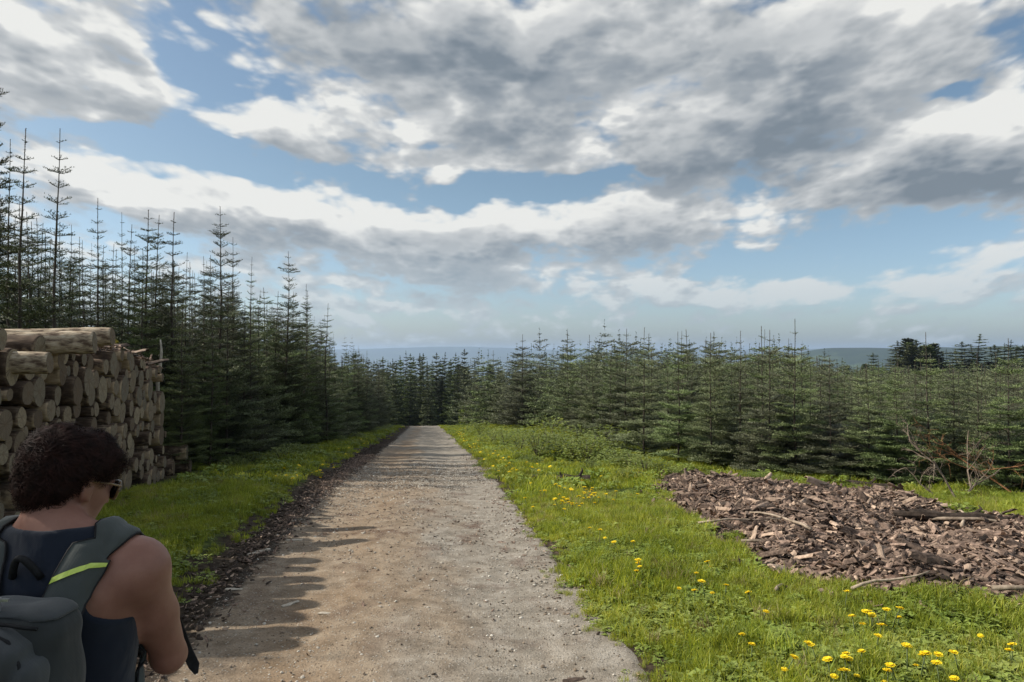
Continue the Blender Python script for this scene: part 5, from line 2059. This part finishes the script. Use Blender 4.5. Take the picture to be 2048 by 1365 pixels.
def hand(P, wrist, side):
    """palm and five bent fingers closing round the phone; side +1 right hand"""
    w = np.array(wrist)
    fw = np.array([-side * .45, .84, .30])
    fw /= np.linalg.norm(fw)
    inn = np.array([-side * .88, -.45, -.05])
    inn = inn - fw * (inn @ fw)
    inn /= np.linalg.norm(inn)
    upv = np.cross(inn, fw) * side
    upv /= np.linalg.norm(upv)
    if upv[2] < 0:
        upv = -upv
    pc = w + fw * .045
    B = np.stack([upv, fw, inn], 1).astype(np.float32)
    d = s_box(P, pc, (.036, .042, .013), .012, B)
    d = smin(d, s_cone(P, w - fw * .03, w + fw * .02, .024, .026), .02)
    Ls = (.072, .080, .074, .058)
    for i, L in enumerate(Ls):
        b = pc + fw * .038 + upv * (.027 - .018 * i)
        p1 = b + fw * L * .42 + inn * L * .12
        p2 = p1 + fw * L * .14 + inn * L * .32
        p3 = p2 - fw * L * .08 + inn * L * .24
        f = s_cone(P, b, p1, .0088, .0082)
        f = smin(f, s_cone(P, p1, p2, .0082, .0075), .003)
        f = smin(f, s_cone(P, p2, p3, .0075, .0066), .003)
        d = smin(d, f, .004)
    b = w + fw * .022 + upv * .024 + inn * .006
    t1 = b + fw * .022 + upv * .012 + inn * .026
    t2 = t1 + fw * .026 + inn * .014 - upv * .004
    d = smin(d, smin(s_cone(P, b, t1, .012, .010), s_cone(P, t1, t2, .010, .0082), .004), .008)
    return d


# ------ materials
def mat_skin():
    m, N, b = material("skin")
    tc = N.new('ShaderNodeTexCoord').outputs['Object']
    n = N.noise(tc, 9, 4, .6)
    n2 = N.noise(tc, 160, 3, .6)
    col = N.ramp(n, [(.3, (.23, .105, .075)), (.5, (.28, .135, .098)), (.7, (.34, .175, .13))])
    N.put(b.inputs['Base Color'], col)
    b.inputs['Roughness'].default_value = .52
    b.inputs['Subsurface Weight'].default_value = .12
    b.inputs['Subsurface Radius'].default_value = (.012, .005, .003)
    b.inputs['Specular IOR Level'].default_value = .4
    bp = N.new('ShaderNodeBump')
    bp.inputs['Strength'].default_value = .25
    bp.inputs['Distance'].default_value = .0015
    N.put(bp.inputs['Height'], n2)
    N.put(b.inputs['Normal'], bp.outputs[0])
    return m


def mat_cloth(name, c1, c2, weave=420, rough=.85, folds=.02, fs=6.0, sheen=.2):
    m, N, b = material(name)
    tc = N.new('ShaderNodeTexCoord').outputs['Object']
    x, y, z = N.sep(tc)
    wv = N.math('MULTIPLY', N.math('SINE', N.math('MULTIPLY', N.math('ADD', x, y), weave * 3)), N.math('SINE', N.math('MULTIPLY', z, weave * 3)))
    n = N.noise(tc, 7, 4, .6)
    col = N.ramp(n, [(.3, c1), (.7, c2)])
    col = N.mix(N.maprange(wv, -1, 1, .0, .05), col, (0, 0, 0))
    N.put(b.inputs['Base Color'], col)
    b.inputs['Roughness'].default_value = rough
    b.inputs['Sheen Weight'].default_value = sheen
    b.inputs['Specular IOR Level'].default_value = .25
    fold = N.noise(N.vmath('MULTIPLY', tc, (1, 1, .55)), fs, 3, .5, dist=.8)
    h = N.math('ADD', N.math('MULTIPLY', fold, folds * 50), N.math('MULTIPLY', wv, .004))
    bp = N.new('ShaderNodeBump')
    bp.inputs['Strength'].default_value = .8
    bp.inputs['Distance'].default_value = .02
    N.put(bp.inputs['Height'], h)
    N.put(b.inputs['Normal'], bp.outputs[0])
    return m


M_SKIN = mat_skin()
M_TOP = mat_cloth("navy_jersey", (.008, .012, .024), (.015, .022, .038), 500, .9, .012, 9)
M_TROUSER = mat_cloth("dark_trousers", (.02, .022, .026), (.035, .037, .042), 380, .9, .03, 6)
M_PACK = mat_cloth("grey_pack_fabric", (.040, .044, .048), (.062, .068, .072), 330, .75, .018, 5)
M_PACK2 = mat_cloth("dark_grey_pack_fabric", (.022, .025, .026), (.036, .041, .042), 330, .8, .012, 6)
M_STRAP = mat_cloth("padded_strap", (.058, .066, .064), (.085, .096, .092), 300, .85, .008, 10)
M_PIPE = mat_simple("black_webbing", (.006, .006, .007), (.016, .016, .018), 60, .7, .2)
M_LIME = mat_simple("lime_reflective_strip", (.52, .66, .10), (.66, .80, .20), 50, .45, .1)
M_METAL = mat_simple("brushed_metal", (.42, .42, .42), (.60, .60, .60), 40, .35, .1)
M_METAL.node_tree.nodes['Principled BSDF'].inputs['Metallic'].default_value = .9
M_HAIR = mat_simple("dark_brown_hair", (.014, .008, .007), (.036, .016, .013), 45, .65, 0, c3=(.13, .048, .036), spec=.10)  # the red tone paints a sunlit shimmer into the hair
M_SHOE = mat_simple("shoe_leather", (.05, .04, .035), (.10, .08, .07), 20, .7, .3)
M_LENS = mat_simple("dark_lens", (.012, .009, .008), (.02, .015, .012), 5, .08, 0, spec=.8)
M_TORT = mat_simple("amber_frame", (.09, .045, .015), (.22, .13, .05), 45, .25, 0, spec=.6)
M_PHONE = mat_simple("phone_glass", (.01, .01, .012), (.015, .015, .018), 5, .12, 0)

PX, PY = -0.985, 1.60
PZ = float(road_z(PX, PY))
person = link("person", None, loc=(PX, PY, PZ), rot=(0, 0, rad(-2)), label="person seen from behind, navy tank top, short dark curly hair, looking down", cat="person")
V, Q = grid_surface(body_sdf, (-.27, -.20, .04), (.27, .42, 1.62), .0085)
vs, qs = [V], [Q]
off = len(V)
for w, s in ((WR_R, 1), (WR_L, -1)):
    w_ = np.array(w)
    V2, Q2 = grid_surface(lambda P: hand(P, w, s), w_ - .15, w_ + .19, .0038)
    vs.append(V2)
    qs.append(Q2 + off)
    off += len(V2)
link("body", make_mesh("person_body", np.vstack(vs), np.vstack(qs), [M_SKIN], smooth_shade=True), person)


def top_sdf(P):
    d = smin(torso(P), s_ell(P, SH_R, (.05, .05, .05)), .028)
    d = smin(d, s_ell(P, SH_L, (.05, .05, .05)), .028) - .0065
    x, y, z = P[:, 0], P[:, 1], P[:, 2]
    ax_ = np.abs(x)
    # armholes: the cloth narrows above the armpits towards two broad shoulder straps
    edge = np.interp(z, [.5, 1.155, 1.175, 1.20, 1.24, 1.28, 1.36], [.40, .40, .155, .118, .102, .108, .118])
    d = smax(d, (ax_ - edge) * .8, .006)
    # neckline, higher at the back
    nk = np.linalg.norm((P - np.array([0, .010, 1.43], np.float32)) / np.array([.085, .115, .088], np.float32), axis=1) - 1
    d = smax(d, -nk * .08, .004)
    d = smax(d, z - 1.372, .004)
    d = smax(d, .86 - z, .004)
    # inside of the cloth
    return d


V, Q = grid_surface(top_sdf, (-.24, -.17, .84), (.24, .20, 1.42), .0065)
tops = link("tank_top", make_mesh("tank_top", V, Q, [M_TOP], smooth_shade=True), person, label="dark navy sleeveless top")


def trouser_sdf(P):
    d = smin(torso(P), legs(P), .04) - .010
    d = smax(d, P[:, 2] - .93, .004)
    return smax(d, .11 - P[:, 2], .004)


V, Q = grid_surface(trouser_sdf, (-.22, -.17, .09), (.22, .17, .95), .011)
link("trousers", make_mesh("trousers", V, Q, [M_TROUSER], smooth_shade=True), person)
for s in (-1, 1):
    def shoe(P):
        d = s_ell(P, (s * .092, .06 + s * .02, .045), (.045, .105, .042))
        d = smin(d, s_ell(P, (s * .089, -.03 + s * .02, .06), (.04, .05, .055)), .03)
        return smax(d, .006 - P[:, 2], .006)
    V, Q = grid_surface(shoe, (s * .09 - .07, -.13, -.02), (s * .09 + .07, .23, .15), .009)
    link("shoe", make_mesh("shoe", V, Q, [M_SHOE], smooth_shade=True), person)


# ------ hair: a close cap plus thousands of short curled tufts
def hair_sdf(P):
    q = (P - HEAD_C.astype(np.float32)) @ HR / HS
    d = s_ell(q, (0, -.026, .042), (.090, .104, .086))
    d = smin(d, s_ell(q, (0, .034, .070), (.066, .050, .042)), .04)
    d = smin(d, s_ell(q, (0, -.062, -.020), (.070, .048, .060)), .03)
    # clear of the face, the ears and the nape
    low = np.interp(q[:, 1], [-.12, -.075, -.045, -.015, .02, .05, .08, .12], [-.088, -.078, -.045, .026, .026, .030, .052, .060])
    d = smax(d, (low - q[:, 2]) * .75, .012)
    return d * HS


hair = None
V, Q = grid_surface(hair_sdf, HEAD_C - .17, HEAD_C + .19, .0065)
rg = np.random.default_rng(12)
# curls: pick faces, grow ribbons
tri = np.concatenate([Q[:, [0, 1, 2]], Q[:, [0, 2, 3]]])
A, B_, C_ = V[tri[:, 0]], V[tri[:, 1]], V[tri[:, 2]]
nr_ = np.cross(B_ - A, C_ - A)
area = np.linalg.norm(nr_, axis=1) + 1e-12
nr_ /= area[:, None]
pk = rg.choice(len(tri), 20000, p=area / area.sum())
w1 = rg.random((20000, 2))
sw = w1.sum(axis=1) > 1
w1[sw] = 1 - w1[sw]
root = A[pk] + (B_ - A)[pk] * w1[:, :1] + (C_ - A)[pk] * w1[:, 1:]
nn = nr_[pk]
flow = np.stack([fbm(root[:, 0] * 45, root[:, 2] * 45, 5, 2), fbm(root[:, 1] * 45, root[:, 2] * 45, 6, 2), fbm(root[:, 0] * 45, root[:, 1] * 45, 7, 2)], -1) + rg.normal(0, .28, (20000, 3)) + [.25, .45, -.15]
flow -= nn * (flow * nn).sum(axis=1)[:, None]
flow /= np.linalg.norm(flow, axis=1)[:, None] + 1e-9
sd_ = np.cross(nn, flow)
hv, hf = [V], [Q]
base = len(V)
Lh = rg.uniform(.008, .028, 20000) * (.75 + .5 * (vnoise(root[:, 0] * 60 + root[:, 1] * 31, root[:, 2] * 60, 3) > 0))
rows = []
for j, t in enumerate((0, .35, .7, 1.0)):
    curl = np.sin(t * 3.1)
    p = root + nn * (Lh * (.42 * curl + .10 * t))[:, None] + flow * (Lh * (t * 1.25))[:, None] + sd_ * (Lh * .28 * np.sin(t * 3 + Lh * 300))[:, None] - nn * .002
    w = .0009 * (1 - .7 * t)
    rows += [p - sd_ * w, p + sd_ * w]
R_ = np.stack(rows, 1)
hv.append(R_.reshape(-1, 3))
k0 = base + np.arange(20000)[:, None] * 8
for j in range(3):
    hf.append(np.concatenate([k0 + 2 * j, k0 + 2 * j + 1, k0 + 2 * j + 3, k0 + 2 * j + 2], axis=1))
link("hair", make_mesh("curly_hair", np.vstack(hv), np.vstack(hf), [M_HAIR], smooth_shade=True), person, label="short dark brown curly hair with a painted-in reddish shimmer")

# ------ sunglasses
g_ = link("sunglasses", None, loc=(PX, PY, PZ), rot=(0, 0, rad(-2)), label="dark sunglasses with amber frame worn by the person", cat="sunglasses")
for s in (-1, 1):
    b = MB()
    b.tube([hp(s * .066, .088, .016), hp(s * .078, .05, .016), hp(s * .083, .0, .012), hp(s * .084, -.02, .006)], .0026, 6)
    link("temple", b.mesh("temple", [M_TORT], True), g_)
    b = MB()
    n_ = 18
    ring = [hp(s * (.036 + .029 * math.cos(t)), .100 - .014 * abs(math.cos(t)) * (1 if math.cos(t) * 1 > 0 else .2), .004 + .024 * math.sin(t)) for t in np.linspace(0, 2 * math.pi, n_ + 1)]
    b.tube(ring, .003, 5, cap=False)
    rm_ = link("rim", b.mesh("rim", [M_TORT], True), g_)
    fr = np.array(ring[:-1])
    ctr = fr.mean(axis=0)
    nrm = HR @ np.array([0, 1.0, 0])
    vv = np.vstack([fr, ctr + nrm * .003, fr - nrm * .002, ctr + nrm * .001])
    ff = [(k, (k + 1) % n_, n_) for k in range(n_)] + [(n_ + 1 + (k + 1) % n_, n_ + 1 + k, 2 * n_ + 1) for k in range(n_)] + [((k + 1) % n_, k, n_ + 1 + k, n_ + 1 + (k + 1) % n_) for k in range(n_)]
    link("lens", make_mesh("lens", vv, ff, [M_LENS], None, True), rm_)
b = MB()
b.tube([hp(-.009, .108, .012), hp(0, .111, .016), hp(.009, .108, .012)], .0026, 6)
link("bridge", b.mesh("bridge", [M_TORT], True), g_)

# ------ backpack
pack = link("backpack", None, loc=(PX, PY, PZ), rot=(0, 0, rad(-2)), label="grey hiking backpack with lime reflective strip on its shoulder strap, worn by the person", cat="backpack")


def pack_sdf(P):
    x, z = P[:, 0], P[:, 2]
    d = s_box(P, (-.004, -.190, 1.0), (.148, .080, .258), .062)
    d = smin(d, s_ell(P, (-.012, -.205, .96), (.120, .10, .225)), .04)
    wob = .008 * np.sin(x * 38 + z * 9) * np.sin(z * 21 + 1.3) + .004 * np.sin(z * 47 + x * 16)
    return d + wob


V, Q = grid_surface(pack_sdf, (-.19, -.36, .72), (.19, -.08, 1.32), .008)
link("main_bag", make_mesh("main_bag", V, Q, [M_PACK2], smooth_shade=True), pack)


def pocket_sdf(P):
    x, y, z = P[:, 0], P[:, 1], P[:, 2]
    d = s_box(P, (-.002, -.262, .99), (.140, .052, .250), .042)
    crease = .013 * np.exp(-((x - .115 - (z - 1.19) * .50) / .011) ** 2) * smooth(z, 1.0, 1.08) + .010 * np.exp(-((z - 1.03 - x * .2) / .009) ** 2)
    top_ = np.interp(np.abs(x), [0, .06, .11, .15], [1.243, 1.238, 1.215, 1.15])
    d = smax(d, (z - top_) * .9, .018)
    return d + crease * 1.3 + .006 * np.sin(x * 34 + z * 26) * np.sin(z * 15 - x * 12)


V, Q = grid_surface(pocket_sdf, (-.17, -.36, .72), (.17, -.19, 1.27), .007)
fp_ = link("front_pocket", make_mesh("front_pocket", V, Q, [M_PACK], smooth_shade=True), pack)


def lid_sdf(P):
    x, y, z = P[:, 0], P[:, 1], P[:, 2]
    d = pack_sdf(P) - .005
    lim = 1.246 + .35 * (y + .20) * 0 - .5 * x * x
    d = smax(d, (lim - z) * .9, .010)
    return d


V, Q = grid_surface(lid_sdf, (-.19, -.36, 1.12), (.19, -.08, 1.34), .0065)
lid_ = link("lid", make_mesh("pack_lid", V, Q, [M_PACK], smooth_shade=True), pack)
b = MB()
sm_ = np.array([(.128, -.30, .80), (.130, -.30, .95), (.130, -.30, 1.06), (.126, -.30, 1.13), (.112, -.29, 1.185), (.085, -.285, 1.215), (.045, -.28, 1.228), (0, -.28, 1.232), (-.045, -.28, 1.228), (-.085, -.285, 1.215),
                (-.114, -.29, 1.185), (-.128, -.30, 1.13), (-.132, -.30, 1.0), (-.130, -.30, .80)], np.float32)
for _ in range(16):
    e = .003
    g3 = np.stack([(pocket_sdf(sm_ + np.eye(3, dtype=np.float32)[i] * e) - pocket_sdf(sm_ - np.eye(3, dtype=np.float32)[i] * e)) / (2 * e) for i in range(3)], -1)
    sm_ = sm_ - g3 * (pocket_sdf(sm_) - .001)[:, None] * .7
b.tube(sm_, .0035, 5)
link("seam", b.mesh("piping", [M_PIPE], True), fp_)
b = MB()
rim = []
for a in np.linspace(-.135, .135, 17):
    rim.append((a - .012, -.200, 1.246 - .5 * a * a))
rim = np.array(rim, np.float32)
for _ in range(12):
    dd = lid_sdf(rim) if False else pack_sdf(rim) - .012
    rim[:, 1] -= -dd * 1.0 if False else 0
    rim[:, 1] += dd * .8
b.tube(rim, .004, 5)
link("lid_edge", b.mesh("lid_edge", [M_PIPE], True), lid_)
# haul loop and buckle
b = MB()
for k in range(12):
    t0, t1 = k / 11 * math.pi, 0
pts_ = [(-.03 + .06 * t, -.115 - .02 * math.sin(math.pi * t), 1.285 + .045 * math.sin(math.pi * t)) for t in np.linspace(0, 1, 11)]
b.tube(pts_, .0075, 6)
link("haul_loop", b.mesh("haul_loop", [M_PIPE], True), pack)
b = MB()


def bar(b, c, h):
    v = [(c[0] + sx * h[0], c[1] + sy * h[1], c[2] + sz * h[2]) for sx in (-1, 1) for sy in (-1, 1) for sz in (-1, 1)]
    b.add(v, [(0, 1, 3, 2), (4, 6, 7, 5), (0, 4, 5, 1), (2, 3, 7, 6), (0, 2, 6, 4), (1, 5, 7, 3)])


for c, h in (((0.006, -0.232, 1.262), (.003, .003, .021)), ((0.03, -0.232, 1.262), (.003, .003, .021)), ((0.018, -0.232, 1.281), (.0155, .0032, .003)), ((0.018, -0.232, 1.243), (.0155, .0032, .003)), ((0.018, -0.233, 1.262), (.0155, .0032, .0025)),
             ((0.04, -0.23, 1.279), (.008, .0025, .0025))):
    bar(b, c, h)
link("buckle", b.mesh("buckle", [M_METAL]), pack)
b = MB()
b.tube([(.018, -.225, 1.255), (.018, -.262, 1.235), (.018, -.292, 1.19)], .006, 4)
link("buckle_strap", b.mesh("buckle_strap", [M_PIPE]), pack)


def both(P):
    return np.minimum(body_sdf(P), top_sdf(P))


def hug(P, dist):
    """push points out onto the body at a given distance"""
    P = np.array(P, np.float32)
    for _ in range(14):
        d = both(P)
        e = .003
        g = np.stack([(both(P + np.eye(3, dtype=np.float32)[i] * e) - both(P - np.eye(3, dtype=np.float32)[i] * e)) / (2 * e) for i in range(3)], -1)
        g /= np.linalg.norm(g, axis=1)[:, None] + 1e-6
        P = P + g * (dist - d)[:, None] * .8
    return P


for s in (1, -1):
    keys = np.array([(s * .085, -.150, 1.215), (s * .092, -.115, 1.27), (s * .105, -.070, 1.325), (s * .118, -.015, 1.345), (s * .122, .045, 1.325), (s * .118, .10, 1.26), (s * .115, .125, 1.17), (s * .125, .11, 1.08), (s * .14, .04, .98)])
    T = np.linspace(0, len(keys) - 1, 44)
    cen = np.stack([np.interp(T, np.arange(len(keys)), keys[:, i]) for i in range(3)], -1)
    ker = np.array([1, 2, 3, 2, 1]) / 9.0
    cen[2:-2] = np.stack([np.convolve(cen[:, i], ker, 'valid') for i in range(3)], -1)
    tang = np.gradient(cen, axis=0)
    tang /= np.linalg.norm(tang, axis=1)[:, None]
    mid = hug(cen, .004)
    fr = T / T[-1]
    mid = mid * smooth(fr, 0, .12)[:, None] + cen * (1 - smooth(fr, 0, .12))[:, None]
    e = .004
    outn = np.stack([(both((mid + np.eye(3)[i] * e).astype(np.float32)) - both((mid - np.eye(3)[i] * e).astype(np.float32))) for i in range(3)], -1)
    outn /= np.linalg.norm(outn, axis=1)[:, None] + 1e-9
    wv_ = np.cross(tang, outn)
    wv_ /= np.linalg.norm(wv_, axis=1)[:, None]
    W_ = .041 * (1 - .35 * smooth(fr, .55, 1))
    nw = 9
    lowp, topp = [], []
    for j in range(nw):
        t = j / (nw - 1) * 2 - 1
        p = mid + wv_ * (W_ * t)[:, None]
        p2 = hug(p, .003)
        k_ = smooth(fr, 0, .2)[:, None]
        p2 = p2 * k_ + p * (1 - k_)
        lowp.append(p2)
        topp.append(p2 + outn * (.005 + .011 * (1 - t ** 4)))
    lowp, topp = np.array(lowp), np.array(topp)
    n1, n2 = lowp.shape[0], lowp.shape[1]
    vv = np.vstack([topp.reshape(-1, 3), lowp.reshape(-1, 3)])
    ix = np.arange(n1 * n2).reshape(n1, n2)
    qq = [np.stack([ix[:-1, :-1], ix[:-1, 1:], ix[1:, 1:], ix[1:, :-1]], -1).reshape(-1, 4), np.stack([ix[:-1, :-1], ix[1:, :-1], ix[1:, 1:], ix[:-1, 1:]], -1).reshape(-1, 4) + n1 * n2]
    for e_ in (0, n1 - 1):
        qq.append(np.stack([ix[e_, :-1], ix[e_, 1:], ix[e_, 1:] + n1 * n2, ix[e_, :-1] + n1 * n2], -1))
    for e_ in (0, n2 - 1):
        qq.append(np.stack([ix[:-1, e_], ix[1:, e_], ix[1:, e_] + n1 * n2, ix[:-1, e_] + n1 * n2], -1))
    st_ = link("shoulder_strap", make_mesh("shoulder_strap", vv, [np.concatenate(qq)], [M_STRAP], smooth_shade=True), pack)
    # lime strip lying slantwise across the padding
    ia = 9
    a0, a1 = [], []
    for j in range(nw):
        f = j / (nw - 1)
        k1 = ia - 4.2 + 4.6 * (f if s > 0 else 1 - f)
        def at(kk):
            i0 = int(math.floor(kk)); fr_ = kk - i0
            return topp[j, i0] * (1 - fr_) + topp[j, i0 + 1] * fr_ + outn[i0] * .004
        a0.append(at(k1)); a1.append(at(k1 + .95))
    vv = np.array(a0 + a1)
    qq = [(j, j + 1, nw + j + 1, nw + j) for j in range(nw - 1)]
    link("reflective_strip", make_mesh("reflective_strip", vv, qq, [M_LIME]), st_, label="lime yellow reflective strip")
    # edge piping
    for e_ in (0, n1 - 1):
        b = MB()
        b.tube(topp[e_] * .6 + lowp[e_] * .4, .0028, 5)
        link("strap_edge", b.mesh("strap_edge", [M_PIPE], True), st_)
# loose end of webbing hanging in front of the right arm
b = MB()
pp = np.array([(.150, .150, 1.175), (.148, .185, 1.12), (.150, .215, 1.06), (.160, .235, 1.00), (.176, .245, .955), (.182, .245, .935)])
vv, ff = [], []
for i, p in enumerate(pp):
    w = np.array([.010, .006, .004]) if i < 5 else np.array([.003, .002, .001])
    for dx, dy in ((-1, -1), (1, -1), (1, 1), (-1, 1)):
        vv.append(p + w * dx + np.array([0, .0015, 0]) * dy)
for i in range(len(pp) - 1):
    for k in range(4):
        ff.append((i * 4 + k, i * 4 + (k + 1) % 4, i * 4 + 4 + (k + 1) % 4, i * 4 + 4 + k))
link("webbing_end", make_mesh("webbing_end", vv, ff, [M_PIPE]), pack, label="loose black strap end hanging beside the right arm")

# phone held in both hands
ph = link("phone", None, loc=(PX, PY, PZ), rot=(0, 0, rad(-2)), label="dark phone held in both hands by the person", cat="phone")
b = MB()
cz = np.array([-.037, .395, 1.01])
U, Vv, Nn = np.array([1.0, 0, 0]), np.array([0, .62, .78]), np.array([0, -.78, .62])
cs = [cz + U * sx * .036 + Vv * sy * .072 + Nn * sz * .004 for sx in (-1, 1) for sy in (-1, 1) for sz in (-1, 1)]
b.add(cs, [(0, 1, 3, 2), (4, 6, 7, 5), (0, 4, 5, 1), (2, 3, 7, 6), (0, 2, 6, 4), (1, 5, 7, 3)])
link("phone_body", b.mesh("phone_body", [M_PIPE]), ph)
b = MB()
b.add([cz + U * sx * .033 + Vv * sy * .068 + Nn * .0052 for sx, sy in ((-1, -1), (1, -1), (1, 1), (-1, 1))], [(0, 1, 2, 3)])
link("screen", b.mesh("screen", [M_PHONE]), ph)

# ------------------------------------------------------------------ the air between here and the far hills
def build_haze():
    m = bpy.data.materials.new("haze")
    m.use_nodes = True
    N = NT(m.node_tree)
    N.n.clear()
    v = N.new('ShaderNodeVolumePrincipled')
    v.inputs['Color'].default_value = (.56, .74, 1.0, 1)
    v.inputs['Density'].default_value = .00015
    v.inputs['Anisotropy'].default_value = .2
    o = N.new('ShaderNodeOutputMaterial')
    N.l.new(v.outputs[0], o.inputs['Volume'])
    b = MB()
    x, z0, z1 = 14700, -210.0, 90.0
    vs = [(sx * x, sy * x, z) for sx in (-1, 1) for sy in (-1, 1) for z in (z0, z1)]
    b.add(vs, [(0, 1, 3, 2), (4, 6, 7, 5), (0, 4, 5, 1), (2, 3, 7, 6), (0, 2, 6, 4), (1, 5, 7, 3)])
    link("haze", b.mesh("haze", [m]), kind='stuff', label='thin blue haze over the far hills')


build_haze()
